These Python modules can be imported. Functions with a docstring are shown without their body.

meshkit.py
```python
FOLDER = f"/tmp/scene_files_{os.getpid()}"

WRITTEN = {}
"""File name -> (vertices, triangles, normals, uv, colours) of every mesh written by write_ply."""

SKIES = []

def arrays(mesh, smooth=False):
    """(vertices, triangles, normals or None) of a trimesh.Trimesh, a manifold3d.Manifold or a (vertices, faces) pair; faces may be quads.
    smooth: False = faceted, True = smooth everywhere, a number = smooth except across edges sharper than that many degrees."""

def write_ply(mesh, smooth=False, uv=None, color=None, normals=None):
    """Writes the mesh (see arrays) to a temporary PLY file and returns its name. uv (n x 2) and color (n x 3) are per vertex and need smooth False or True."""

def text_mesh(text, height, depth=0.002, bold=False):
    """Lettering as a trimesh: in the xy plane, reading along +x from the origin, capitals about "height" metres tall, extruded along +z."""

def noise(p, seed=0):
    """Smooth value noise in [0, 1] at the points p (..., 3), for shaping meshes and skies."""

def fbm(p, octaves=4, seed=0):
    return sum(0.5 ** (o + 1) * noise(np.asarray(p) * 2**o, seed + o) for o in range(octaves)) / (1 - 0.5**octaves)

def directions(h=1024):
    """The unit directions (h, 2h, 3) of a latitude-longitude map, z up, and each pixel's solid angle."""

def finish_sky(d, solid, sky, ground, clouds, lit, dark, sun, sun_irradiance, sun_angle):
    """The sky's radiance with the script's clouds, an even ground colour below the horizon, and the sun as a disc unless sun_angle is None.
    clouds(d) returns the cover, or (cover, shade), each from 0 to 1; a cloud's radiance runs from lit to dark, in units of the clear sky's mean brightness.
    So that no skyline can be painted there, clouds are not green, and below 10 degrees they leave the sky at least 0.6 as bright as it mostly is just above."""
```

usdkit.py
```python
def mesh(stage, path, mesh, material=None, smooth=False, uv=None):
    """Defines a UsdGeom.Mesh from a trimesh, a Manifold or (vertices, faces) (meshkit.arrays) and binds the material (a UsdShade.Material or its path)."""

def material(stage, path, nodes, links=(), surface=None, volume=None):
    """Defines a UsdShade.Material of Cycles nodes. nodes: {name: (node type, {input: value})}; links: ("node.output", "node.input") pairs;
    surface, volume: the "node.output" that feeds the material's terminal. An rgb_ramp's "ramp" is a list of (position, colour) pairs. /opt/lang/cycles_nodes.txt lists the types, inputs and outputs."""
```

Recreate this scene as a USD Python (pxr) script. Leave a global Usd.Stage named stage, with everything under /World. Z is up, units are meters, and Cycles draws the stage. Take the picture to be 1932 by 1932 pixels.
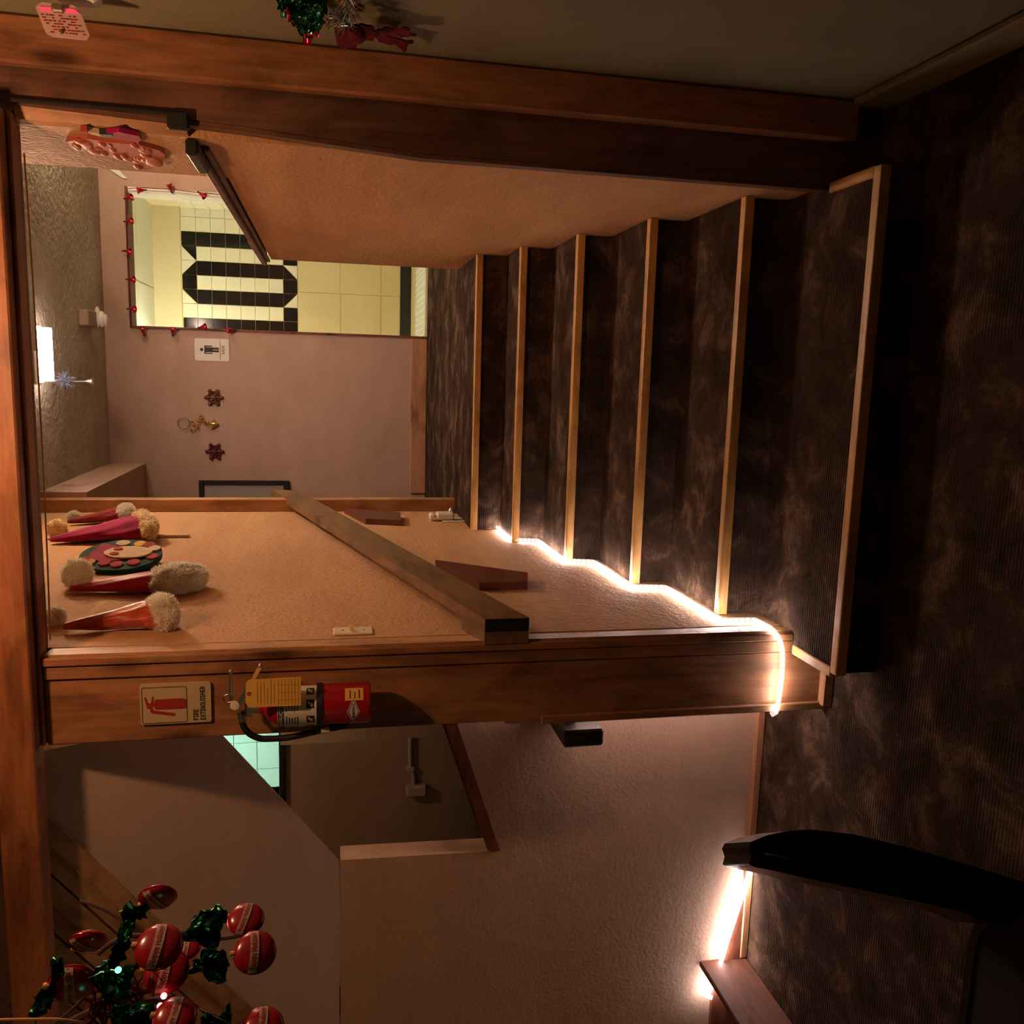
import math, sys
sys.path.insert(0, "/opt/lang")
import numpy as np, trimesh, usdkit, meshkit
from shapely.geometry import Polygon, box as sbox, LineString
from shapely import affinity
from pxr import Usd, UsdGeom, Gf, UsdShade
stage = Usd.Stage.CreateInMemory()
UsdGeom.SetStageUpAxis(stage, "Z"); UsdGeom.SetStageMetersPerUnit(stage, 1.0)
UsdGeom.Xform.Define(stage, "/World"); UsdGeom.Scope.Define(stage, "/World/Looks")
PI = math.pi

# ------------------------------------------------------------------ camera (the photo was taken with the phone turned on its side)
F_PX, PITCH, YAW, ROLL, EYE = 1640., .205, -.1565, -.0032, 1.53
_cy, _sy, _cp, _sp = math.cos(YAW), math.sin(YAW), math.cos(PITCH), math.sin(PITCH)
FW = np.array([_sy*_cp, _cy*_cp, -_sp]); _r = np.array([_cy, -_sy, 0]); _u = np.cross(_r, FW)
RT = _r*math.cos(ROLL)+_u*math.sin(ROLL); UP = np.cross(RT, FW); CAM = np.array([0, 0, EYE])
cam = UsdGeom.Camera.Define(stage, "/World/camera")
_m = Gf.Matrix4d(*[float(x) for row in ((*(-UP), 0), (*RT, 0), (*(-FW), 0), (*CAM, 1)) for x in row])
cam.AddTransformOp().Set(_m)
cam.CreateFocalLengthAttr(24.0); cam.CreateHorizontalApertureAttr(24.0*1932/F_PX); cam.CreateVerticalApertureAttr(24.0*1932/F_PX)
cam.CreateFStopAttr(0.0); cam.CreateClippingRangeAttr((0.05, 100.0))
cam.CreateExposureAttr(0.0)
def on(x, y, n, d):
    """the point of the plane n.p=d that the photo shows at pixel x, y: how the survey of the room was taken"""
    n = np.array(n, float); D = FW+RT*((1932-y)-966)/F_PX-UP*(x-966)/F_PX
    return CAM+D*((d-n@CAM)/(n@D))
def PY(x, y, v): return on(x, y, (0, 1, 0), v)
def PX(x, y, v): return on(x, y, (1, 0, 0), v)
def PZ(x, y, v): return on(x, y, (0, 0, 1), v)
# ------------------------------------------------------------------ lamps: radiance of each lamp's glowing part, used in its builder
L_TUBE, L_SPOT, L_DOWN, L_SIDE, L_REST, L_TEAL, L_BAR = 34., 240., 430., 190., 125., 22., 640.
L_ROPE, L_LED = 2.4, 125.      # the alcove runs are set stronger to light the alcove wall
C_TUBE, C_SPOT, C_DOWN, C_SIDE = (1., .78, .66), (1., .58, .32), (1., .70, .54), (1., .76, .48)
C_REST, C_TEAL, C_BAR = (1., .95, .70), (.68, 1., .85), (1., .50, .25)
C_ROPE = (1., .74, .66)
dome_m = usdkit.material(stage, "/World/Looks/night", {"b": ("background_shader", {"color": (.5, .42, .5), "strength": .004})}, surface="b.background")
from pxr import UsdLux
dome = UsdLux.DomeLight.Define(stage, "/World/night_dome"); dome.CreateIntensityAttr(1.0); dome.CreateColorAttr(Gf.Vec3f(.004, .0034, .004))

# ------------------------------------------------------------------ materials
MAT = {}
def mat(name, nodes, links=(), surface="p.BSDF"):
    MAT[name] = usdkit.material(stage, "/World/Looks/"+name, nodes, links, surface=surface); return MAT[name]
def plain(name, col, rough=.5, metal=0., spec=.5, **kw):
    return mat(name, {"p": ("principled_bsdf", {"base_color": col, "roughness": rough, "metallic": metal, "specular_ior_level": spec, **kw})})
def glow(name, col, s):
    return mat(name, {"e": ("emission", {"color": col, "strength": s})}, surface="e.emission")
def wood(name, axis, light, dark, rough=.5, knots=True, scale=1.0, turn=(0, 0, 0)):
    sc = [9*scale]*3; sc[axis] = .7*scale
    sk = [7.5]*3; sk[axis] = 3.0
    nodes = {"g": ("geometry", {}), "m": ("mapping", {"mapping_type": "texture", "rotation": turn, "scale": [1/q for q in sc]}), "n": ("noise_texture", {"scale": 3.0, "detail": 6., "roughness": .6, "distortion": .8}),
             "f": ("noise_texture", {"scale": 14., "detail": 4.}), "r": ("rgb_ramp", {"ramp": [(.25, dark), (.5, [.6*a+.4*b for a, b in zip(light, dark)]), (.72, light)]}),
             "mk": ("mapping", {"mapping_type": "texture", "rotation": turn, "scale": [1/q for q in sk]}), "v": ("voronoi_texture", {"scale": 1.0, "randomness": 1.0}), "kr": ("rgb_ramp", {"ramp": [(0.0, (.14, .10, .08)), (.10, (.30, .24, .2)), (.24, (1, 1, 1))] if knots else [(0, (1, 1, 1)), (1, (1, 1, 1))]}),
             "st": ("noise_texture", {"scale": 1.1, "detail": 5., "roughness": .65, "distortion": .6}), "sr": ("rgb_ramp", {"ramp": [(.32, (.42, .36, .33)), (.55, (1, 1, 1))]}), "ms": ("mix", {"mix_type": "multiply", "fac": .85}), "mm": ("mix", {"mix_type": "multiply", "fac": .9}), "mf": ("mix", {"mix_type": "overlay", "fac": .35}),
             "b": ("bump", {"strength": .25, "distance": .002}), "p": ("principled_bsdf", {"roughness": rough, "specular_ior_level": .35})}
    links = [("g.position", "m.vector"), ("m.vector", "n.vector"), ("m.vector", "f.vector"), ("n.fac", "r.fac"), ("g.position", "mk.vector"), ("mk.vector", "v.vector"), ("v.distance", "kr.fac"),
             ("r.color", "mf.color1"), ("f.color", "mf.color2"), ("mf.color", "mm.color1"), ("kr.color", "mm.color2"), ("mk.vector", "st.vector"), ("st.fac", "sr.fac"), ("mm.color", "ms.color1"), ("sr.color", "ms.color2"), ("ms.color", "p.base_color"), ("f.fac", "b.height"), ("b.normal", "p.normal")]
    return mat(name, nodes, links)
def plaster(name, a, b, bump=.5, dist=.006, fine=60., streak=(1, 1, 1), rough=.75):
    nodes = {"g": ("geometry", {}), "m": ("mapping", {"scale": streak}), "n": ("noise_texture", {"scale": 2.3, "detail": 7., "roughness": .62}), "r": ("rgb_ramp", {"ramp": [(.3, b), (.65, a)]}),
             "f": ("noise_texture", {"scale": fine, "detail": 3., "roughness": .55}), "k": ("noise_texture", {"scale": fine*.22, "detail": 4.}), "ad": ("math", {"math_type": "multiply_add", "value2": .6}),
             "b": ("bump", {"strength": bump, "distance": dist}), "p": ("principled_bsdf", {"roughness": rough, "specular_ior_level": .25})}
    links = [("g.position", "m.vector"), ("m.vector", "n.vector"), ("n.fac", "r.fac"), ("r.color", "p.base_color"), ("g.position", "f.vector"), ("g.position", "k.vector"),
             ("k.fac", "ad.value1"), ("f.fac", "ad.value3"), ("ad.value", "b.height"), ("b.normal", "p.normal")]
    return mat(name, nodes, links)
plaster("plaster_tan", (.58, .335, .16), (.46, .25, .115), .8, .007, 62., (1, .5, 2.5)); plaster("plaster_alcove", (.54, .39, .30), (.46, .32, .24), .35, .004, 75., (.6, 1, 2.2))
plaster("plaster_mauve", (.50, .34, .27), (.42, .28, .21), .4, .004, 55., (1, 1, 2))
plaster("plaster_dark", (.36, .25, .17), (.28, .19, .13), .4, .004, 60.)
plaster("plaster_green", (.25, .23, .14), (.20, .185, .11), .3, .003, 70.)
plaster("popcorn", (.50, .43, .33), (.34, .28, .20), .8, .016, 30.)
wood("wood_post", 2, (.44, .20, .085), (.20, .085, .038))
wood("wood_post_dark", 2, (.20, .10, .055), (.085, .042, .026))
wood("wood_beam", 0, (.44, .17, .065), (.24, .085, .034))
wood("wood_jamb", 2, (.55, .29, .12), (.40, .19, .08), knots=False)
wood("wood_rail", 1, (.26, .145, .065), (.11, .06, .028), rough=.4)
wood("wood_nosing", 0, (.64, .36, .11), (.47, .25, .07), rough=.4, knots=False)
wood("wood_side_nosing", 1, (.64, .36, .11), (.47, .25, .07), rough=.4, knots=False)
wood("wood_red", 0, (.25, .09, .05), (.13, .045, .028))
wood("wood_red_y", 1, (.12, .042, .024), (.065, .024, .014), rough=.75)
wood("wood_base", 0, (.50, .26, .14), (.40, .19, .10), knots=False)
wood("wood_plank", 0, (.44, .24, .10), (.26, .13, .06), turn=(0, -.764, 0))
wood("wood_plank_pale", 0, (.50, .28, .12), (.30, .16, .07), turn=(0, -.764, 0))
wood("wood_lounge", 0, (.12, .07, .04), (.07, .04, .025))
mat("carpet", {"g": ("geometry", {}), "s": ("separate_xyz", {}), "a": ("math", {"math_type": "add"}), "nd": ("noise_texture", {"scale": 9., "detail": 3.}), "nd2": ("math", {"math_type": "multiply", "value2": .006}),
     "a2": ("math", {"math_type": "add"}), "w": ("math", {"math_type": "multiply", "value2": 2*PI/.0105}), "sn": ("math", {"math_type": "sine"}),
     "n": ("noise_texture", {"scale": 6.0, "detail": 7., "roughness": .7, "distortion": .5}), "tu": ("noise_texture", {"scale": 150., "detail": 2.}), "r": ("rgb_ramp", {"ramp": [(.36, (.024, .0155, .011)), (.52, (.050, .032, .022)), (.68, (.14, .092, .064))]}),
     "rb": ("map_range", {"from_min": -1., "from_max": 1., "to_min": .62, "to_max": 1.15}), "mx": ("mix", {"mix_type": "multiply", "fac": .32}), "cb": ("combine_xyz", {}), "mn": ("mix", {"mix_type": "overlay", "fac": .5}),
     "km": ("noise_texture", {"scale": 3.2, "detail": 3.}), "kr": ("map_range", {"from_min": .42, "from_max": .68, "to_min": .05, "to_max": 1., "clamp": True}), "kf": ("math", {"math_type": "multiply", "value2": .42}), "sm": ("math", {"math_type": "multiply"}), "h": ("math", {"math_type": "multiply_add", "value2": .5}), "b": ("bump", {"strength": .8, "distance": .0032}), "p": ("principled_bsdf", {"roughness": 1.0, "specular_ior_level": .02})},
    [("g.position", "s.vector"), ("s.y", "a.value1"), ("s.z", "a.value2"), ("g.position", "nd.vector"), ("nd.fac", "nd2.value1"), ("a.value", "a2.value1"), ("nd2.value", "a2.value2"), ("a2.value", "w.value1"), ("w.value", "sn.value1"),
     ("g.position", "n.vector"), ("g.position", "tu.vector"), ("n.fac", "r.fac"), ("sn.value", "rb.value"), ("rb.result", "cb.x"), ("rb.result", "cb.y"), ("rb.result", "cb.z"), ("r.color", "mn.color1"), ("tu.color", "mn.color2"), ("mn.color", "mx.color1"), ("cb.vector", "mx.color2"), ("mx.color", "p.base_color"),
     ("g.position", "km.vector"), ("km.fac", "kr.value"), ("kr.result", "kf.value1"), ("kf.value", "mx.fac"), ("sn.value", "sm.value1"), ("kr.result", "sm.value2"), ("sm.value", "h.value1"), ("tu.fac", "h.value3"), ("h.value", "b.height"), ("b.normal", "p.normal")])
def fuzzy(name, a, b, rough=.9, sheen=.08, sc=40.):
    return mat(name, {"g": ("geometry", {}), "n": ("noise_texture", {"scale": sc, "detail": 4.}), "r": ("rgb_ramp", {"ramp": [(.35, b), (.65, a)]}), "bp": ("bump", {"strength": .5, "distance": .004}), "p": ("principled_bsdf", {"roughness": rough, "sheen_weight": sheen, "specular_ior_level": .15})},
               [("g.position", "n.vector"), ("n.fac", "r.fac"), ("r.color", "p.base_color"), ("n.fac", "bp.height"), ("bp.normal", "p.normal")])
def furry(name, a, b):
    return mat(name, {"g": ("geometry", {}), "n": ("noise_texture", {"scale": 45., "detail": 4.}), "r": ("rgb_ramp", {"ramp": [(.35, b), (.65, a)]}), "d": ("diffuse_bsdf", {"roughness": .5}), "t": ("translucent_bsdf", {}), "m": ("mix_closure", {"fac": .58})},
               [("g.position", "n.vector"), ("n.fac", "r.fac"), ("r.color", "d.color"), ("r.color", "t.color"), ("d.BSDF", "m.closure1"), ("t.BSDF", "m.closure2")], surface="m.closure")
furry("fur_white", (.93, .90, .80), (.84, .80, .68)); furry("fur_cream", (.93, .80, .55), (.82, .68, .42))
fuzzy("felt_magenta", (.36, .005, .075), (.24, .003, .05), sheen=.15, sc=12.); fuzzy("felt_maroon", (.26, .03, .03), (.17, .02, .02)); fuzzy("felt_red", (.42, .05, .04), (.3, .03, .03)); fuzzy("felt_green", (.012, .07, .05), (.008, .045, .035)); fuzzy("felt_cream", (.72, .58, .38), (.6, .46, .3)); fuzzy("felt_gold", (.75, .48, .08), (.6, .36, .05))
fuzzy("velvet_crimson", (.50, .015, .05), (.34, .01, .03), .45, .3, 14.); fuzzy("velvet_rust", (.44, .07, .025), (.28, .035, .015), .38, .2, 30.)
fuzzy("glitter_red", (.20, .006, .016), (.05, .002, .008), .4, 0., 320.)
plain("ivory", (.72, .62, .40), .4); plain("white_plastic", (.74, .70, .62), .4); plain("black_paint", (.012, .014, .012), .45); plain("black_rubber", (.01, .01, .01), .55)
plain("black_gloss", (.008, .008, .01), .18); plain("leather_black", (.012, .011, .014), .6, spec=.2); plain("leather_brown", (.03, .012, .012), .5)
plain("tile_ivory", (.78, .77, .60), .18); plain("tile_black", (.006, .006, .006), .12); plain("tile_teal", (.62, .76, .70), .2); plain("grout", (.66, .58, .26), .8); plain("grout_teal", (.36, .46, .42), .8)
plaster("tile_beige", (.68, .61, .36), (.60, .53, .30), .05, .001, 30., rough=.3); plain("paint_cream", (.70, .62, .40), .6); plain("ceiling_white", (.80, .82, .70), .7)
plain("chrome", (.70, .73, .80), .2, 1.); plain("steel_dull", (.40, .38, .35), .4, 1.); plain("brass", (.80, .55, .22), .25, 1.); plain("silver_foil", (.75, .75, .75), .25, 1.)
plain("copper", (.42, .11, .06), .6, .1); plain("copper_pale", (.60, .26, .15), .6, .1)
plain("enamel_red", (.34, .008, .016), .22); plain("label_white", (.70, .66, .58), .5); plain("ink", (.015, .014, .012), .6); plain("ink_red", (.36, .015, .03), .5); plain("tag_yellow", (.78, .44, .08), .7); plain("ink_brown", (.28, .14, .03), .7)
plain("sign_tan", (.50, .38, .22), .35); plain("sign_line", (.10, .06, .03), .5); plain("sign_red", (.34, .03, .03), .3)
plain("foil_green", (.003, .075, .038), .2, .75); plain("foil_red", (.5, .02, .05), .22, .6); plain("ball_red", (.27, .010, .022), .22); plain("banner_white", (.62, .56, .50), .5); plain("ball_cap", (.80, .38, .16), .3, .5); plain("ink_crimson", (.35, .01, .03), .5)
plain("berry", (.10, .012, .03), .3); plain("twig", (.06, .025, .03), .7); plain("fork_brown", (.12, .028, .018), .35); plain("silver_blue", (.30, .32, .42), .3, .7)
plain("card_pink", (.60, .42, .38), .45); plain("card_edge_glow", (.9, .12, .2), .4, emission_color=(1., .10, .2), emission_strength=.35); plain("conduit", (.42, .34, .28), .5); plain("mat_white", (.55, .60, .54), .5); plain("mat_rib", (.86, .9, .84), .4)
plain("poster_grey", (.34, .31, .27), .3); plain("window_frame_black", (.01, .01, .01), .5); plain("cord_tan", (.55, .34, .16), .6)
glow("glow_tube", C_TUBE, L_TUBE); glow("glow_spot", C_SPOT, L_SPOT); glow("glow_down", C_DOWN, L_DOWN); glow("glow_side", C_SIDE, L_SIDE); glow("glow_rest", C_REST, L_REST); glow("glow_teal", C_TEAL, L_TEAL); glow("glow_bar", C_BAR, L_BAR)

def clear_glow(name, col, st):   # clear plastic hose that the bulbs inside shine through
    return mat(name, {"e": ("emission", {"color": col, "strength": st}), "t": ("transparent_bsdf", {"color": (.97, .95, .94)}), "m": ("mix_closure", {"fac": .22})}, [("t.BSDF", "m.closure1"), ("e.emission", "m.closure2")], surface="m.closure")
clear_glow("glow_rope", C_ROPE, L_ROPE); clear_glow("glow_rope_b", C_ROPE, 14.); glow("glow_led", (1., .84, .82), L_LED); glow("glow_led_b", (1., .80, .76), 215.); glow("glow_green", (.2, 1., .5), 2.5); glow("glow_fairy_red", (1., .15, .15), 6.); glow("glow_bell", (1., .08, .08), .8); glow("glow_green_far", (.1, 1., .45), 45.)

# ------------------------------------------------------------------ helpers
used = {}
def numbered(parent, name):
    k = (parent, name); used[k] = used.get(k, -1)+1
    return f"{parent}/{name}" + (f"_{used[k]:03d}" if used[k] else "")
def cat(ms): return trimesh.util.concatenate([m for m in ms if m is not None])
class T:
    """a thing: an Xform at its base; parts are given in room coordinates"""
    def __init__(s, name, label, category, base=(0, 0, 0), group=None, kind=None):
        s.path = numbered("/World", name); s.base = np.array(base, float)
        x = UsdGeom.Xform.Define(stage, s.path); x.AddTranslateOp().Set(Gf.Vec3d(*[float(v) for v in base])); s.prim = x.GetPrim()
        keys(s.prim, label, category, group, kind)
    def part(s, name, mesh, m, smooth=30, label=None, parent=None, kind=None, normals=None):
        p = numbered(parent or s.path, name)
        v, f = (np.array(mesh.vertices)-s.base, np.array(mesh.faces))
        g = usdkit.mesh(stage, p, trimesh.Trimesh(v, f, process=False), MAT[m], smooth=smooth)
        if normals is not None:
            from pxr import Vt
            g.CreateNormalsAttr(Vt.Vec3fArray.FromNumpy(np.asarray(normals, np.float32))); g.SetNormalsInterpolation("vertex")
        if label: g.GetPrim().SetCustomDataByKey("label", label)
        if kind: g.GetPrim().SetCustomDataByKey("kind", kind)
        return p
def keys(p, label=None, category=None, group=None, kind=None):
    for k, v in (("label", label), ("category", category), ("group", group), ("kind", kind)):
        if v: p.SetCustomDataByKey(k, v)
def solo(name, mesh, m, label, category, group=None, kind=None, smooth=30):
    p = numbered("/World", name); g = usdkit.mesh(stage, p, mesh, MAT[m], smooth=smooth); keys(g.GetPrim(), label, category, group, kind); return p
def struct(name, mesh, m, label, category="wall", smooth=False): return solo(name, mesh, m, label, category, kind="structure", smooth=smooth)
def sub(parent, name, mesh, m, smooth=30, label=None):
    p = numbered(parent, name); g = usdkit.mesh(stage, p, mesh, MAT[m], smooth=smooth)
    if label: g.GetPrim().SetCustomDataByKey("label", label)
    return p
def box(x0, x1, y0, y1, z0, z1, c=0.0):
    """box with chamfered edges"""
    lo, hi = np.minimum((x0, y0, z0), (x1, y1, z1)), np.maximum((x0, y0, z0), (x1, y1, z1))
    c = min(c, *(.45*(hi-lo)))
    if c <= 0:
        b = trimesh.creation.box(hi-lo); b.apply_translation((lo+hi)/2); return b
    pts = []
    for k in range(3):
        for sx in (0, 1):
            for sy in (0, 1):
                for sz in (0, 1):
                    p = np.array([hi[0]-c if sx else lo[0]+c, hi[1]-c if sy else lo[1]+c, hi[2]-c if sz else lo[2]+c])
                    p[k] += c if (sx, sy, sz)[k] else -c; pts.append(p)
    return trimesh.convex.convex_hull(np.array(pts))
def frame(o, a, b):
    """matrix with local x -> a, local y -> b, local z -> a x b"""
    a = np.array(a, float)/np.linalg.norm(a); b = np.array(b, float); b = b-a*(a@b); b /= np.linalg.norm(b)
    M = np.eye(4); M[:3, 0], M[:3, 1], M[:3, 2], M[:3, 3] = a, b, np.cross(a, b), o; return M
def prism(poly, o, a, b, d, d0=0.0):
    """shapely polygon (local x,y) extruded from d0 to d along a x b"""
    ps = getattr(poly, "geoms", [poly]); out = []
    for p in ps:
        if p.is_empty or p.area < 1e-9: continue
        e = trimesh.creation.extrude_polygon(p, d-d0, engine="earcut"); e.apply_translation((0, 0, d0)); out.append(e)
    m = cat(out); m.apply_transform(frame(o, a, b)); return m
def xz(poly, y0, y1):   # polygon in (x,z) standing between y0 (front) and y1
    return prism(poly, (0, y0, 0), (1, 0, 0), (0, 0, 1), 0, -(y1-y0))
def yz(poly, x0, x1):   # polygon in (y,z), between x0 and x1
    return prism(poly, (x0, 0, 0), (0, 1, 0), (0, 0, 1), x1-x0)
def tube(pts, r, n=10, close=True):
    p = np.asarray(pts, float); t = np.gradient(p, axis=0); t /= np.linalg.norm(t, axis=1, keepdims=True)+1e-12
    a = np.cross(t[0], (0, 0, 1) if abs(t[0][2]) < .9 else (1, 0, 0)); a /= np.linalg.norm(a); A = []
    for k in range(len(p)):
        a = a-t[k]*(a@t[k]); a /= np.linalg.norm(a); A.append(a)
    A = np.array(A); B = np.cross(t, A); g = np.arange(n)*2*PI/n; R = np.broadcast_to(r, (len(p),))
    v = (p[:, None]+R[:, None, None]*(np.cos(g)[None, :, None]*A[:, None]+np.sin(g)[None, :, None]*B[:, None])).reshape(-1, 3); f = []
    for i in range(len(p)-1):
        for j in range(n):
            q = (i*n+j, i*n+(j+1) % n, (i+1)*n+(j+1) % n, (i+1)*n+j); f += [(q[0], q[1], q[2]), (q[0], q[2], q[3])]
    if close:
        c0, c1 = len(v), len(v)+1; v = np.vstack([v, p[0], p[-1]]); e = (len(p)-1)*n
        for j in range(n): f += [(c0, (j+1) % n, j), (c1, e+j, e+(j+1) % n)]
    return trimesh.Trimesh(v, f, process=False)
def spline(pts, n=60):
    from scipy.interpolate import PchipInterpolator
    p = np.array(pts, float); s = np.r_[0, np.cumsum(np.linalg.norm(np.diff(p, axis=0), axis=1))]
    return PchipInterpolator(s, p)(np.linspace(0, s[-1], n))
def rod(a, b, r, n=12): return tube([a, b], r, n)
def ball(c, r, sub_=2, sc=(1, 1, 1)):
    s = trimesh.creation.icosphere(sub_, r); s.apply_scale(sc) if np.ptp(sc) == 0 else s.apply_transform(np.diag([*sc, 1])); s.apply_translation(c); return s
def lathe(profile, base, axis=(0, 0, 1), n=32):
    m = trimesh.creation.revolve(np.array(profile, float), sections=n)
    z = np.array(axis, float); z /= np.linalg.norm(z); x = np.cross((0, 1, 0) if abs(z[1]) < .9 else (1, 0, 0), z); x /= np.linalg.norm(x)
    M = np.eye(4); M[:3, 0], M[:3, 1], M[:3, 2], M[:3, 3] = x, np.cross(z, x), z, base; m.apply_transform(M); return m
def text(s, h, o, a, b, depth=.0008, bold=False, fit=None):
    m = meshkit.text_mesh(s, h, depth, bold)
    if fit: m.apply_transform(np.diag([fit/np.ptp(m.bounds[:, 0]), 1, 1, 1]))
    m.apply_transform(frame(o, a, b)); return m
def rounded(x0, y0, x1, y1, r): return sbox(x0+r, y0+r, x1-r, y1-r).buffer(r, quad_segs=5)
def tufts(rng, m, n, ln, w, up=None):
    """fur: thin pointed blades standing on mesh m"""
    p, fi = trimesh.sample.sample_surface(m, n, seed=int(rng.integers(1e6))); nr = m.face_normals[fi]+rng.normal(0, .45, (n, 3)); nr /= np.linalg.norm(nr, axis=1, keepdims=True)
    s = np.cross(nr, rng.normal(0, 1, (n, 3))); s /= np.linalg.norm(s, axis=1, keepdims=True); L = ln*rng.uniform(.5, 1.15, (n, 1))
    a, b, c = p-s*w-nr*ln*.15, p+s*w-nr*ln*.15, p+nr*L
    return trimesh.Trimesh(np.stack([a, b, c], 1).reshape(-1, 3), np.arange(3*n).reshape(-1, 3), process=False), np.repeat(m.face_normals[fi]*.75+nr*.25, 3, axis=0)

# ================================================================== LARGE STRUCTURE
RISE = .142
YK = [2.103, 2.571, 3.012, 3.435, 3.846, 4.165]     # front of every nosing
ZL = 6*RISE; XL, XR, YB, ZC = -.75, .57, 6.36, 3.01
struct("floor", box(-3.6, 2.2, -2.6, 2.80, -.12, 0), "carpet", "dark brown ribbed carpet of the lounge floor", "floor")
struct("floor_001", box(-1.75, 2.6, YK[5]+.03, YB, ZL-.12, ZL), "carpet", "brown ribbed carpet of the upper landing at the top of the steps", "floor")
# left wall of the stairs
struct("wall_left", box(XL-.10, XL, 2.445, 4.86, 0, ZC), "plaster_tan", "tan textured plaster wall left of the steps, hung with red hats")
# right wall: half wall below, full-height panel near the post
struct("wall_right", cat([box(XR, XR+.11, 2.405, 4.81, 0, 1.83), box(XR, XR+.11, 2.405, 2.86, 1.83, ZC)]), "plaster_tan", "tan plaster half wall right of the steps")
# back wall of the landing with the restroom doorway
DX0, DX1, DZ1 = .262, 1.165, 2.847
struct("wall_back", cat([box(-1.75, DX0, YB, YB+.12, ZL-.1, ZC), box(DX1, 2.6, YB, YB+.12, ZL-.1, ZC), box(DX0, DX1, YB, YB+.12, DZ1, ZC)]), "plaster_mauve", "mauve brown plaster wall across the landing, pierced by the lit restroom doorway")
struct("ceiling", box(-1.75, 2.6, 2.44, YB+.12, ZC, ZC+.1), "popcorn", "rough sprayed ceiling above the landing and steps", "ceiling")
struct("ceiling_001", box(-3.6, 2.2, -2.6, 2.44, 2.72, 2.8), "wood_lounge", "dark lounge ceiling in front of the beam", "ceiling")
struct("wall_landing_left", box(-1.85, -1.75, 4.86, YB+.12, ZL-.1, ZC), "plaster_mauve", "dim wall closing the left end of the landing")
struct("wall_landing_right", box(2.6, 2.7, 2.44, YB+.12, 0, ZC), "plaster_mauve", "wall closing the right end of the landing behind the half wall")
struct("wall_landing_return", box(XR+.11, 2.6, 2.44, 2.54, 0, ZC), "plaster_mauve", "back of the lounge wall seen over the half wall")
struct("wall_stair_end", box(-1.75, XL-.10, 4.76, 4.86, 0, ZC), "plaster_mauve", "wall turning left at the head of the steps")
# soffit box at the left of the landing ceiling
struct("ceiling_002", box(-1.75, -.655, 4.86, YB, 2.782, ZC), "plaster_mauve", "boxed soffit dropping from the landing ceiling at the left", "ceiling")
# lounge side walls
struct("wall_lounge_right", cat([box(.79, .90, -2.6, 2.44, 0, 2.72)]), "plaster_green", "olive green lounge wall to the right of the post")
struct("wall_lounge_left", box(-2.85, -2.75, -2.6, 2.75, 0, 2.72), "plaster_tan", "tan plaster side wall of the lounge, left of the picture")
struct("wall_lounge_head", cat([box(-2.75, .79, 2.37, 2.44, 2.37, 2.72)]), "wood_lounge", "dark wall above the timber beam")
struct("wall_lounge_back", box(-3.6, 2.2, -2.7, -2.6, 0, 2.72), "plaster_dark", "dark back wall of the lounge")

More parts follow.
